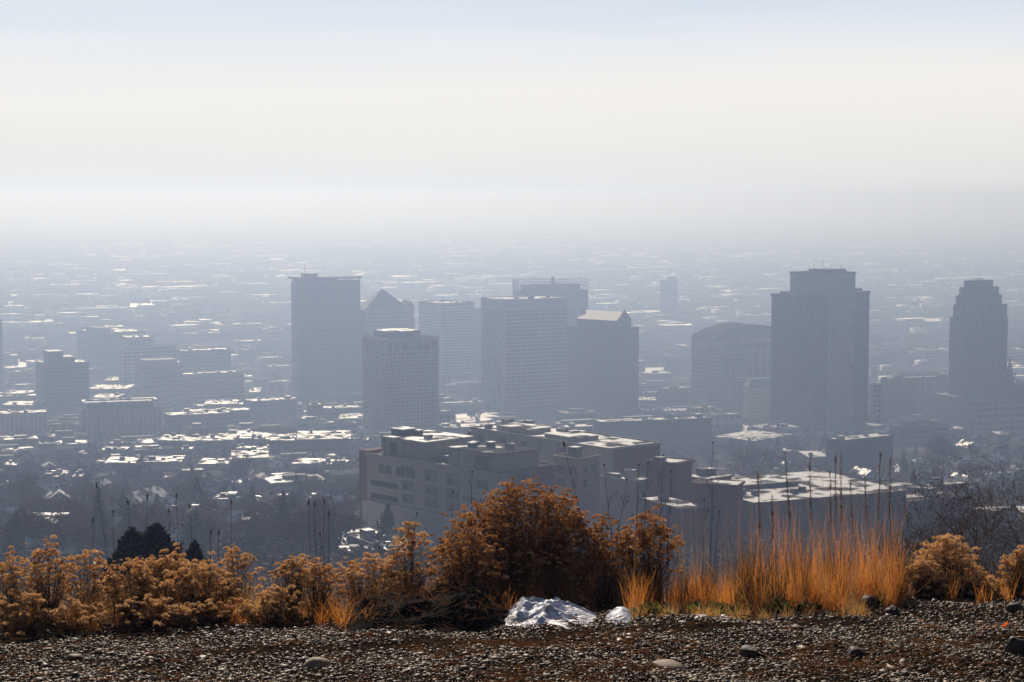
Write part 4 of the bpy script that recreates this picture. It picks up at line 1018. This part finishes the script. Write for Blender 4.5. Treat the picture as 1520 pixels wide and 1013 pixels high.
# blades (grass, straw) as narrow bent strips
def blades(name, X, Y, hgt, lean, width, m, seed, label, cat='grass', z0=None, flatten=0., parent=None, kind='stuff', azim=None):
    g = np.random.default_rng(seed); n = len(X)
    az = g.uniform(0, 6.283, n) if azim is None else azim
    Z = gzf(X, Y) if z0 is None else z0
    k = 4; t = np.linspace(0, 1, k)
    le = lean * hgt; cur = g.uniform(.5, 2.2, n)
    cx = X[:, None] + np.cos(az)[:, None] * le[:, None] * t[None] ** cur[:, None]
    cy = Y[:, None] + np.sin(az)[:, None] * le[:, None] * t[None] ** cur[:, None]
    cz = Z[:, None] + hgt[:, None] * (t[None] * (1 - flatten) + flatten * .25 * np.sin(t * 3.1)[None]) - .01
    wd = (width[:, None] * (1 - .8 * t[None])) / 2
    fa = g.uniform(0, 6.283, n)[:, None]; fx, fy = np.cos(fa), np.sin(fa) * .6
    L = np.stack([cx - fx * wd, cy - fy * wd, cz], -1); Rr = np.stack([cx + fx * wd, cy + fy * wd, cz], -1)
    V = np.stack([L, Rr], 2).reshape(n, 2 * k, 3).reshape(-1, 3)
    q = np.array([(2 * i, 2 * i + 1, 2 * i + 3, 2 * i + 2) for i in range(k - 1)])
    Fc = (np.arange(n)[:, None, None] * 2 * k + q[None]).reshape(-1, 4)
    o = npmesh(name, V, Fc, M[m], parent=parent)
    if kind: tag(o, label, cat, kind=kind)
    return o
def bandgrass(name, pxa, pxb, Ya, Yb, n, h0, h1, m, seed, label, w=(.003, .006), lean=(.1, .5), clump=0, cat='grass'):
    g = np.random.default_rng(seed)
    Y = g.uniform(Ya, Yb, n); px = g.uniform(pxa, pxb, n)
    if clump:
        c = g.uniform(pxa, pxb, clump); cyy = g.uniform(Ya, Yb, clump); k = g.integers(0, clump, n)
        px = c[k] + g.normal(0, (pxb - pxa) / clump * .35 + 2, n); Y = np.clip(cyy[k] + g.normal(0, .07, n), Ya, Yb)
    X = (px - CX) / F * Y
    hh = g.uniform(h0, h1, n) * g.uniform(.6, 1, n)
    return blades(name, X, Y, hh, g.uniform(*lean, n), g.uniform(*w, n), m, seed + 1, label, cat)
bandgrass('orange_grass', 1105, 1345, 14.9, 16.4, 1500, .10, .60, 'grass', 31, 'dense glowing orange dry grass right of centre', lean=(.05, .35), clump=38, w=(.003, .0065))
bandgrass('brown_blades', 1100, 1350, 14.9, 16.4, 1500, .12, .72, 'stem', 39, 'dark brown blades mixed into the orange grass', lean=(.03, .4), clump=30, w=(.004, .008))
bandgrass('pale_blades', 1095, 1355, 14.9, 15.9, 900, .15, .55, 'straw', 40, 'few pale blades crossing the orange grass', lean=(.1, 1.3), w=(.003, .006))
bandgrass('tall_orange_grass', 1110, 1345, 15.2, 16.2, 420, .5, 1.02, 'grass', 32, 'taller thin orange blades rising out of the dense grass', lean=(.02, .3), w=(.003, .0055))
bandgrass('tall_seed_stems', 925, 1345, 15.3, 16.4, 190, .75, 1.3, 'litter', 44, 'faint tall dry seed stems standing over the right grass', lean=(.01, .14), w=(.0028, .0045))
bandgrass('golden_straw_band', -40, 1100, 15.6, 16.8, 3200, .2, .58, 'litter', 45, 'wispy golden dry stems filling the gaps between the bushes', lean=(.05, .5), clump=90, w=(.002, .0045))
bandgrass('rim_grass', -60, 1590, 15.0, 16.9, 6500, .08, .30, 'grass', 33, 'short dry orange grass along the edge of the hill', clump=150)
bandgrass('brown_grass', 560, 1110, 15.2, 16.5, 2800, .2, .5, 'stem', 34, 'brown dry grass and stems behind the mound', lean=(.05, .3), clump=50)
bandgrass('orange_tufts', 930, 1110, 15.0, 16.2, 1500, .15, .42, 'grass', 35, 'orange grass tufts left of the dense orange grass', clump=14)
bandgrass('yellow_green_grass', 940, 1300, 14.5, 15.2, 2000, .05, .17, 'straw', 36, 'pale yellow short grass in front of the low green plants', clump=60, lean=(.2, .9))
bandgrass('straw_clumps', 470, 700, 14.5, 15.6, 1800, .08, .28, 'grass', 37, 'orange dry blades around the left end of the soil mound', clump=30, lean=(.2, .9))
bandgrass('dry_grass_left', -40, 600, 15.4, 16.8, 3500, .1, .42, 'straw', 38, 'dry straw coloured grass between the left flower bushes', clump=70, lean=(.1, .6))
_g = np.random.default_rng(90); _n = 2600; _y = _g.uniform(14.35, 15.6, _n); _px = _g.uniform(480, 880, _n); _x = (_px - CX) / F * _y
_xa, _xb = P(470, 900, 14.2).x, P(905, 900, 14.2).x
_z = gzf(_x, _y) - .02 + hm((_x - _xa) / (_xb - _xa), (_y - 14.2) / 1.6, _x, _y)
blades('mound_grass', _x[:1900], _y[:1900], _g.uniform(.02, .07, 1900), _g.uniform(.3, 2.2, 1900), _g.uniform(.002, .004, 1900), 'darkstem', 91, 'dark matted dead grass on the soil mound', z0=_z[:1900])
_k = np.arange(1900, _n); _k = _k[(_y[_k] > 14.75)]
blades('mound_straw', _x[_k], _y[_k], _g.uniform(.02, .08, len(_k)), _g.uniform(.5, 2.5, len(_k)), _g.uniform(.002, .004, len(_k)), 'grass', 92, 'orange straw along the crest of the soil mound', z0=_z[_k])
# straw litter lying on gravel and mound
def litter(name, n, boxes, m, seed, label, ln=(.04, .16)):
    g = np.random.default_rng(seed); X = []; Y = []
    for (pa, pb, ya, yb, f) in boxes:
        k = int(n * f); y = g.uniform(ya, yb, k); Y.append(y); X.append((g.uniform(pa, pb, k) - CX) / F * y)
    X = np.concatenate(X); Y = np.concatenate(Y); n = len(X)
    a = g.uniform(0, 6.283, n); L = g.uniform(*ln, n); c = g.normal(0, .25, n)
    k = 4; t = np.linspace(-.5, .5, k)
    cx = X[:, None] + np.cos(a)[:, None] * L[:, None] * t - np.sin(a)[:, None] * (c * L)[:, None] * (t ** 2) * 2
    cy = Y[:, None] + np.sin(a)[:, None] * L[:, None] * t + np.cos(a)[:, None] * (c * L)[:, None] * (t ** 2) * 2
    mz = np.where((cx > P(470, 900, 14.2).x) & (cx < P(905, 900, 14.2).x) & (cy > 14.2) & (cy < 15.8), 1, 0)
    xa, xb = P(470, 900, 14.2).x, P(905, 900, 14.2).x
    hz = hm((cx - xa) / (xb - xa), (cy - 14.2) / 1.6, cx, cy) * mz
    cz = gzf(cx, cy) + hz + .022 + g.uniform(0, .02, n)[:, None] + g.normal(0, .15, n)[:, None] * L[:, None] * t
    w = g.uniform(.0018, .004, n)[:, None]
    A = np.stack([cx, cy - w, cz + w], -1); B = np.stack([cx, cy + w, cz + w * 0], -1); C2 = np.stack([cx, cy - w, cz - w], -1)
    V = np.stack([A, B, C2], 2).reshape(-1, 3)
    q = []
    for i in range(k - 1):
        for j in range(3): q.append((3 * i + j, 3 * i + (j + 1) % 3, 3 * i + 3 + (j + 1) % 3, 3 * i + 3 + j))
    Fc = (np.arange(n)[:, None, None] * 3 * k + np.array(q)[None]).reshape(-1, 4)
    tag(npmesh(name, V, Fc, M[m]), label, 'straw', kind='stuff')
litter('straw_litter', 2600, [(-20, 1540, 10.8, 15, .35), (640, 960, 12.6, 13.6, .12), (1180, 1460, 11.2, 12.6, .1), (480, 880, 14.3, 15.5, .08), (700, 1000, 10.9, 11.8, .08)], 'litter', 51, 'orange straw litter strewn over gravel and soil')
litter('pale_twigs', 120, [(-20, 1540, 11, 14.8, 1.)], 'straw', 52, 'pale bare twigs lying on the gravel', ln=(.06, .28))

# low green plants: rosettes of broad leaves
def green_plant(px, Y, r_, n, label, seed):
    g = np.random.default_rng(seed); p = surf(px, 880, Y)
    o = empty('low_green_plant', p); tag(o, label, 'plant', 'low green plants')
    az = g.uniform(0, 6.283, n); L = r_ * g.uniform(.5, 1.1, n); el = g.uniform(.15, 1.2, n)
    V = []; 
    d = np.stack([np.cos(az) * np.cos(el), np.sin(az) * np.cos(el), np.sin(el)], 1); s = np.stack([-np.sin(az), np.cos(az), 0 * az], 1)
    w = (r_ * g.uniform(.16, .3, n))[:, None]; b0 = g.normal(0, r_ * .35, (n, 3)) * np.array([1.3, .8, 0])
    up = np.array([0, 0, .015])
    pts = [b0, b0 + d * L[:, None] * .5 - s * w + up, b0 + d * L[:, None] * 1.0 - up, b0 + d * L[:, None] * .5 + s * w + up]
    V = np.stack(pts, 1).reshape(-1, 3); Fc = np.arange(4 * n).reshape(-1, 4)
    npmesh('leaves', V, Fc, M['greenleaf'], o)
    mb = MB().tube([(0, 0, -.02), (.01, 0, r_ * .5)], [.006, .003], 4); mb.build('stem', M['darkstem'], o)
for i, (px, Y, r_, lab) in enumerate(((1048, 15.0, .16, 'low dark green plant, leftmost of the green row under the orange grass'), (1078, 14.9, .13, 'low dark green plant, second from left in the green row'), (1105, 15.1, .12, 'low dark green plant at the middle of the green row'),
        (1165, 14.95, .15, 'low dark green plant directly under the densest orange grass'), (1195, 15.0, .12, 'low dark green plant at the right end of the green row'), (965, 14.8, .13, 'low green tuft right of the small snow patch'), (1315, 15.1, .12, 'low dark plant right behind the reddish boulder'), (1400, 15.6, .2, 'dark low plant under the right flower bush'), (1440, 15.8, .2, 'dark low plant at the right end, before the bare tree'))):
    green_plant(px, Y, r_, 90, lab, 60 + i)

# flowering dry shrubs
def shrub(px, pytop, halfpx, Y, nst, seed, label, m='head', hr=.027, name='rabbitbrush_shrub', dome=.75, density=72, twigs=40, wood=7, pybase=None, low=.35, hsize=.011, fill=.22, group='dry flower headed shrubs'):
    g = np.random.default_rng(seed); b0 = surf(px, 880, Y); top = P(px, pytop, Y)
    Hs = top.z - b0.z; Wd = halfpx / F * Y
    o = empty(name, b0); tag(o, label, 'shrub', group)
    az = g.uniform(0, 6.283, nst); u = np.sqrt(g.uniform(0, 1, nst)) 
    rad_ = u * Wd; hh = Hs * (1 - (u ** 2.4) * (1 - low)) * g.uniform(.78, 1.0, nst); k = g.random(nst) < fill; hh[k] *= g.uniform(.35, .95, k.sum())
    hh[0] = Hs * .98; rad_[0] = Wd * .05
    tip = np.stack([np.cos(az) * rad_, np.sin(az) * rad_ * .6, hh], 1)
    ba = np.stack([np.cos(az) * rad_ * .12, np.sin(az) * rad_ * .1, np.zeros(nst) - .02], 1)
    mid = ba * .5 + tip * .5 + np.stack([np.cos(az) * rad_ * .12, np.sin(az) * rad_ * .08, hh * .02], 1) + g.normal(0, .012, (nst, 3))
    # stems as three sided tubes
    tt = np.array([0, .33, .66, 1.0]); C = np.stack([(1 - t) ** 2 * ba + 2 * t * (1 - t) * mid + t * t * tip for t in tt], 1)
    rr = np.array([.004, .003, .0022, .0012]) * .8
    ang = np.array([0, 2.094, 4.189])
    V = C[:, :, None, :] + np.stack([np.cos(ang), np.sin(ang), 0 * ang], -1)[None, None] * rr[None, :, None, None]
    V = V.reshape(-1, 3); q = []
    for i in range(3):
        for j in range(3): q.append((3 * i + j, 3 * i + (j + 1) % 3, 3 * i + 3 + (j + 1) % 3, 3 * i + 3 + j))
    Fc = (np.arange(nst)[:, None, None] * 12 + np.array(q)[None]).reshape(-1, 4)
    npmesh('stems', V, Fc, M['stem'], o)
    # side twigs / narrow dry leaves along the stems
    n2 = nst * twigs; k = g.integers(0, nst, n2); t = g.uniform(.05, 1, n2)[:, None] ** 1.3
    Cc = (1 - t) ** 2 * ba[k] + 2 * t * (1 - t) * mid[k] + t * t * tip[k] + g.normal(0, .022, (n2, 3))
    V, Fc = rand_tris(Cc, g.uniform(.02, .05, n2), .09, up=.35, rng=g)
    V2, F2 = rand_tris(Cc[:nst * 14] * np.array([1, 1, .92]), g.uniform(.05, .12, nst * 14), .035, up=.75, rng=g)  # longer fine twigs, joined into the leaf mesh
    npmesh('dry_leaves_and_twigs', np.concatenate([V, V2]), np.concatenate([Fc, F2 + len(V)]), M['stem' if m == 'head' else 'deadleaf'], o)
    # flower heads: domes of florets, several per stem
    heads = []
    for i in range(nst):
        c = g.integers(2, 5); 
        for j in range(c): heads.append(tip[i] + g.normal(0, 1, 3) * np.array([.055, .055, .03]) * (1 if j else 0))
    heads = np.array(heads); nh = len(heads); R0 = hr * g.uniform(.3, 1.25, nh)
    k = np.repeat(np.arange(nh), density); q = g.normal(size=(nh * density, 3)); q /= np.linalg.norm(q, axis=1)[:, None]; q[:, 2] = np.abs(q[:, 2]) * 1.1 - .3
    Cc = heads[k] + q * R0[k][:, None] * np.array([1, 1, .72]) * g.uniform(.55, 1.15, (len(k), 1))
    V, Fc = rand_tris(Cc, hsize * g.uniform(.6, 1.4, len(k)), .8, rng=g); npmesh('flower_heads', V, Fc, M[m], o)
    # woody dark base branches
    mb = MB(); r = random.Random(seed)
    for i in range(wood):
        a = r.uniform(-1, 1) * 1.0; dx = math.sin(a) * Wd * .8; hz = Hs * r.uniform(.35, .6)
        pts = [Vector((0, 0, -.03))]
        for s_ in range(1, 6): t = s_ / 5; pts.append(Vector((dx * t + r.uniform(-.015, .015), r.uniform(-.1, .1) * t, hz * t ** .8 + r.uniform(-.01, .01))))
        mb.tube(pts, [.011, .009, .007, .006, .004, .002], 5)
    mb.build('woody_branches', M['darkstem'], o)
    return o
shrub(778, 716, 132, 16.3, 600, 101, 'largest bush, tall brown flower headed dome rising at centre above the snow', m='head_dark', hr=.029, twigs=130, wood=18, low=.45, fill=.4)
shrub(690, 762, 55, 15.5, 90, 102, 'left shoulder bush leaning off the largest bush', m='head_dark', twigs=80, low=.4, fill=.55)
shrub(895, 765, 62, 16.1, 120, 103, 'right shoulder bush of the largest bush, thin russet stems', m='head_dark', twigs=80, low=.5, fill=.55)
shrub(965, 762, 48, 15.9, 100, 104, 'russet bush between largest bush and orange tufts', m='head_dark', twigs=50, low=.65, hr=.034)
shrub(612, 777, 38, 15.9, 55, 105, 'tall slender pale headed bush left of the largest bush', twigs=40, low=.6)
shrub(545, 822, 50, 15.7, 70, 106, 'loose pale headed bush at the left end of the soil mound', twigs=40, low=.6)
shrub(470, 833, 42, 15.6, 60, 107, 'small bush right of the rounded flower dome', twigs=40, low=.6)
shrub(434, 826, 26, 15.4, 42, 108, 'compact rounded flower dome left of centre', twigs=40, low=.75)
shrub(405, 872, 50, 14.9, 44, 109, 'low bush in front with frosted heads over the dark branches', twigs=120, low=.5)
shrub(350, 812, 34, 15.9, 45, 110, 'bush with two tall round heads below the tall stalk, centre left', twigs=35, low=.55)
shrub(300, 836, 55, 15.5, 95, 111, 'golden headed bush in the middle of the left group', twigs=45, low=.6)
shrub(245, 816, 50, 15.9, 80, 112, 'golden headed bush in front of the near black conifers', twigs=45, low=.7)
shrub(192, 832, 42, 15.4, 80, 113, 'dense golden bush left of the near black conifers', twigs=45, low=.65)
shrub(130, 818, 42, 15.8, 60, 114, 'loose bush between the round headed pair and dense golden bush', twigs=40, low=.5)
shrub(72, 804, 34, 15.5, 55, 115, 'bush with high round pale heads near the left edge', twigs=35, low=.6)
shrub(18, 818, 44, 15.6, 70, 116, 'leftmost bush cut by the left edge', twigs=40, low=.6)
shrub(35, 880, 60, 14.9, 30, 117, 'low dense bush in front at the left edge', twigs=150, low=.5)
shrub(110, 892, 55, 14.9, 20, 118, 'low dense bush in front, second from the left edge', twigs=150, low=.5)
shrub(215, 888, 80, 15.0, 26, 119, 'wide dark branched bush in front, left part', twigs=150, low=.45, wood=18)
shrub(310, 896, 75, 15.0, 20, 120, 'wide dark branched bush in front, reaching the frosted heads', twigs=150, low=.4, wood=18)
shrub(1400, 796, 52, 15.8, 100, 121, 'arching pale headed bush right of the orange grass', twigs=40, low=.35, hr=.042)
shrub(1370, 832, 34, 15.5, 60, 122, 'small pale bush under the left side of the arching bush', twigs=40, low=.6)
shrub(1508, 818, 24, 15.6, 45, 123, 'pale headed bush cut by the right edge', twigs=35, low=.6)
shrub(1455, 855, 40, 15.6, 36, 124, 'sparse low bush before the bare tree at right', twigs=40, low=.5)

# tall dry stalks with seed heads
def stalk(px0, py0, px1, py1, Y, label, kind='spike', rr=.003, seed=0, group='tall dry stalks', m='stem'):
    g0 = surf(px0, 880, Y); t = P(px1, py1, Y + .02); r = random.Random(seed + int(px1 * 3 + py1))
    o = empty('dry_stalk', g0); tag(o, label, 'stalk', group)
    d = Vector((t.x, t.y, t.z)) - g0; pts = [Vector((0, 0, -.03))] + [d * s_ + Vector((math.sin(s_ * 3.1) * r.uniform(-.015, .015), 0, 0)) for s_ in (.3, .6, .85, 1.)]
    rr = rr * .7 if kind == 'plume' else rr; MB().tube(pts, [rr, rr * .9, rr * .75, rr * .6, rr * .45], 5).build('stem', M['darkstem' if kind != 'plume' else m], o)
    dn = d.normalized()
    if kind == 'spike':
        L = .045 * r.uniform(.7, 1.4); mb = MB(); mb.tube([d - dn * L, d - dn * L * .7, d - dn * L * .3, d + dn * .004], [.003, .0075, .007, .002], 6); mb.build('seed_head', M['deadleaf' if False else 'stem'], o)
    elif kind == 'dot':
        v = IV2 * .009; npmesh('seed_head', v + np.array(d[:]), IF2, M['stem'], o)
        for k in range(3):
            s_ = r.uniform(.6, .92); e = d * s_ + Vector((r.choice([-1, 1]) * r.uniform(.02, .06), 0, r.uniform(.02, .05)))
            tw = MB().tube([d * (s_ - .05), e], [rr * .5, rr * .35], 4).build('side_twig', M[m], o); npmesh('seed_head', IV * .006 + np.array(e[:]), IF, M['stem'], tw)
    else:
        g = np.random.default_rng(int(px1)); mb = MB(); mb.tube([d * .55, d * .8, d], [rr * .75, rr * .9, rr * .4], 3)
        for k in range(34):
            t_ = r.uniform(.55, .99); a_ = d * t_; e_ = a_ + Vector((r.uniform(-.022, .022), r.uniform(-.01, .01), r.uniform(.02, .06)))
            n0 = len(mb.v); mb.tube([a_, e_], [.0028, .0012], 3)
        mb.build('seed_spray', M['litter' if r.random() < .6 else 'stem'], o)
ST = [(172,143,717,'leaning stalk with dark tip, leftmost tall one','spike'),(138,138,768,'short thin stalk under the leaning stalk','spike'),(168,168,757,'short thin stalk right of the leaning stalk','spike'),
 (190,190,742,'upright stalk before the grey green conifer','spike'),(208,219,733,'slightly leaning stalk with forked tip right of the grey green conifer','spike'),(256,250,755,'thick headed stalk left of the tall thin stalk','spike'),
 (262,262,733,'tall thin straight stalk above the golden bush','spike'),(291,281,748,'stalk leaning left, right of the tall thin straight one','spike'),(346,343,743,'lone straight stalk above the two round heads','spike'),
 (313,313,786,'short stalk with small head, left of a short pair','spike'),(320,325,786,'short stalk with small head, right of a short pair','spike'),
 (463,458,742,'leftmost of the stalk group before the brown leafless tree','spike'),(470,467,746,'second of the stalk group before the brown leafless tree','spike'),(482,481,741,'tallest of the stalk group before the brown leafless tree','spike'),(490,488,758,'rightmost of the stalk group before the brown leafless tree','spike'),
 (478,475,790,'short thin stalk inside the stalk group','spike'),(602,619,762,'thin stalk above the slender pale headed bush','dot'),(572,560,775,'short stalk left of the slender pale headed bush','dot'),
 (668,672,730,'faint stalk left of the largest bush, lower','dot'),(700,701,700,'faint stalk over the left shoulder bush','dot'),
 (900,836,655,'long thick stalk leaning left over the right of largest bush','spike'),(915,897,690,'stalk beside the long leaning one','dot'),(935,948,690,'branching stalk with hanging pods, left one','dot'),(955,962,688,'branching stalk with hanging pods before the brick block','dot'),
 (975,985,676,'branching stalk before the tall brick block','dot'),(990,996,700,'short pod stalk before the tall brick block','dot'),(1040,1045,742,'thin stalk before the red corner block','dot'),(1052,1058,657,'very tall thin stalk reaching above the brick blocks','dot'),
 (1060,1067,760,'short stalk before the red corner block','dot'),(1180,1165,668,'leaning grass plume, leftmost of the orange grass','plume'),(1205,1202,682,'grass plume second from left over the orange grass','plume'),(1235,1232,700,'grass plume third from left over the orange grass','plume'),
 (1243,1240,672,'tallest dense dark plume in the orange grass','plume'),(1250,1248,678,'dense plume touching the tallest one','plume'),(1290,1283,700,'thin plume right of the tallest plume','plume'),(1300,1307,672,'tall thin plume with bright dot beyond it','plume'),
 (1318,1322,678,'rightmost tall plume of the orange grass','plume'),(1270,1262,715,'short plume behind the snowy hall roof','plume'),(1150,1146,735,'short plume at the left of the orange grass','plume'),
 (1360,1390,770,'slim pale stalk leaning right before the garage','dot'),(1430,1428,790,'slim pale stalk in the arching bush','dot'),(1130,1125,700,'slender plume left of the leaning plume','plume'),(905,930,712,'bent stalk right of the largest bush','dot')]
for i, (x0, x1, y1, lab, kd) in enumerate(ST): stalk(x0, 880, x1, y1, 15.3 + (i * 37 % 10) * .09, lab, kd, seed=i, m='litter' if kd == 'plume' else 'stem')

# near bare tree at the right edge, rooted down the slope
def near_tree(px, pytop, Y, label, seed, h, slv, leanx=0.):
    mb, V, Fc = bare_tree_meshes(seed, h, slv, spread=.7, slw=.018, rb=.013, top=4, lnf=.06)
    p = P(px, pytop, Y); o = empty('bare_tree', (p.x, Y, p.z - h * .98)); tag(o, label, 'tree')
    mb.build('trunk', M['bark'], o); npmesh('crown', V, Fc, M['neartwig'], o); o.rotation_euler = (0, leanx, seed)
g0 = P(1500, 690, 34); hT = g0.z - gz(g0.x, 34)
near_tree(1500, 632, 34, 'near leafless tree with fine brown twigs at the right edge', 71, P(1500, 640, 34).z - gz(P(1500, 640, 34).x, 34), 17000, -.05)
near_tree(1440, 735, 40, 'smaller leafless tree left of the near one at the right edge', 73, P(1440, 735, 40).z - gz(P(1440, 735, 40).x, 40), 13000)
# bright street lamp dot
g = P(1306, 676, 640); o = empty('street_lamp', (g.x, g.y, gz(g.x, g.y))); tag(o, 'thin street lamp post with bright pale globe at right of centre', 'street lamp')
hp = g.z - gz(g.x, g.y); MB().tube([(0, 0, 0), (0, 0, hp)], [.12, .08], 6).build('pole', M['darkwall'], o); npmesh('globe', IV2 * .42 + np.array([0, 0, hp + .4]), IF2, M['white'], o, smooth=True)

# ------------------------------------------------------------------ haze
hz = MB().box(-75000, 75000, -120, 72000, -14, H + 16).build('haze', bpy.data.materials.new('haze_air'))
tag(hz, 'thin smog filling the whole valley', 'haze', kind='stuff')
hm_ = hz.data.materials[0]; hm_.use_nodes = True; nt = hm_.node_tree; nt.nodes.clear()
pv = nt.nodes.new('ShaderNodeVolumePrincipled'); oo = nt.nodes.new('ShaderNodeOutputMaterial'); nt.links.new(pv.outputs[0], oo.inputs['Volume'])
pv.inputs['Color'].default_value = (.455, .60, .925, 1); pv.inputs['Absorption Color'].default_value = (.585, .61, 1, 1); pv.inputs['Density'].default_value = .00044; pv.inputs['Anisotropy'].default_value = .54
hm_.cycles.homogeneous_volume = True

# ------------------------------------------------------------------ light
SUN_AZ, SUN_EL = -11.0, 32.0      # degrees left of the view, above horizon
sd = bpy.data.lights.new('sun', 'SUN'); sd.energy = 5.0; sd.angle = rad(.53); sd.color = (1, .88, .74)
so = bpy.data.objects.new('sun', sd); COL.objects.link(so)
dirv = Vector((math.sin(rad(SUN_AZ)) * math.cos(rad(SUN_EL)), math.cos(rad(SUN_AZ)) * math.cos(rad(SUN_EL)), math.sin(rad(SUN_EL))))
so.rotation_euler = dirv.to_track_quat('Z', 'Y').to_euler(); so.location = (0, 0, H + 300)
w = bpy.data.worlds.new('World'); sc.world = w; w.use_nodes = True
nt = w.node_tree; N = nt.nodes; L = nt.links; bg = N['Background']
sky = N.new('ShaderNodeTexSky'); sky.sky_type = 'NISHITA'; sky.sun_disc = False
sky.sun_elevation = rad(SUN_EL); sky.sun_rotation = rad(SUN_AZ); sky.altitude = 1400; sky.dust_density = 2.5; sky.air_density = 1.0
tc = N.new('ShaderNodeTexCoord'); sp = N.new('ShaderNodeSeparateXYZ'); L.new(tc.outputs['Generated'], sp.inputs[0])
ramp = N.new('ShaderNodeValToRGB'); cn = N.new('ShaderNodeTexNoise'); cm = N.new('ShaderNodeVectorMath'); cm.operation = 'MULTIPLY'; cm.inputs[1].default_value = (2.2, 2.2, 26)
L.new(tc.outputs['Generated'], cm.inputs[0]); L.new(cm.outputs[0], cn.inputs['Vector']); cn.inputs['Scale'].default_value = 1.6; cn.inputs['Detail'].default_value = 5
wv = N.new('ShaderNodeMapRange'); wv.inputs['From Min'].default_value = .3; wv.inputs['From Max'].default_value = .7; wv.inputs['To Min'].default_value = -.009; wv.inputs['To Max'].default_value = .009
L.new(cn.outputs['Fac'], wv.inputs['Value']); ad = N.new('ShaderNodeMath'); L.new(sp.outputs['Z'], ad.inputs[0]); L.new(wv.outputs[0], ad.inputs[1]); L.new(ad.outputs[0], ramp.inputs[0])
def lin(c): return tuple(((v / 255 + .055) / 1.055) ** 2.4 for v in c) + (1,)
stops = [(0, (226, 228, 230)), (.03, (237, 235, 230)), (.055, (243, 240, 235)), (.080, (230, 234, 239)), (.108, (212, 222, 235)), (.25, (150, 172, 205)), (.6, (80, 105, 150))]
el = ramp.color_ramp.elements
el[0].position = stops[0][0]; el[0].color = lin(stops[0][1]); el[1].position = stops[1][0]; el[1].color = lin(stops[1][1])
for p_, c in stops[2:]: e = el.new(p_); e.color = lin(c)
mulr = N.new('ShaderNodeVectorMath'); mulr.operation = 'SCALE'; mulr.inputs['Scale'].default_value = 1.24
sks = N.new('ShaderNodeVectorMath'); sks.operation = 'SCALE'; sks.inputs['Scale'].default_value = .05
L.new(sky.outputs[0], sks.inputs[0]); L.new(ramp.outputs[0], mulr.inputs[0])
fac = N.new('ShaderNodeMapRange'); fac.inputs['From Min'].default_value = .12; fac.inputs['From Max'].default_value = .32; fac.inputs['To Min'].default_value = 1; fac.inputs['To Max'].default_value = 0
L.new(sp.outputs['Z'], fac.inputs['Value'])
# the bright smog band lies on the sunward side
fy = N.new('ShaderNodeMapRange'); fy.inputs['From Min'].default_value = -.2; fy.inputs['From Max'].default_value = .7; L.new(sp.outputs['Y'], fy.inputs['Value'])
mf = N.new('ShaderNodeMath'); mf.operation = 'MULTIPLY'; L.new(fac.outputs[0], mf.inputs[0]); L.new(fy.outputs[0], mf.inputs[1])
mx = N.new('ShaderNodeMix'); mx.data_type = 'VECTOR'; L.new(mf.outputs[0], mx.inputs['Factor']); L.new(sks.outputs[0], mx.inputs[4]); L.new(mulr.outputs[0], mx.inputs[5])
L.new(mx.outputs[1], bg.inputs['Color']); bg.inputs['Strength'].default_value = 1.0

sc.render.engine = 'CYCLES'
sc.cycles.use_denoising = True
sc.cycles.max_bounces = 5; sc.cycles.diffuse_bounces = 2; sc.cycles.glossy_bounces = 2; sc.cycles.transmission_bounces = 2; sc.cycles.volume_bounces = 0
sc.view_settings.view_transform = 'Standard'; sc.view_settings.look = 'None'; sc.view_settings.exposure = -.3; sc.view_settings.gamma = 1
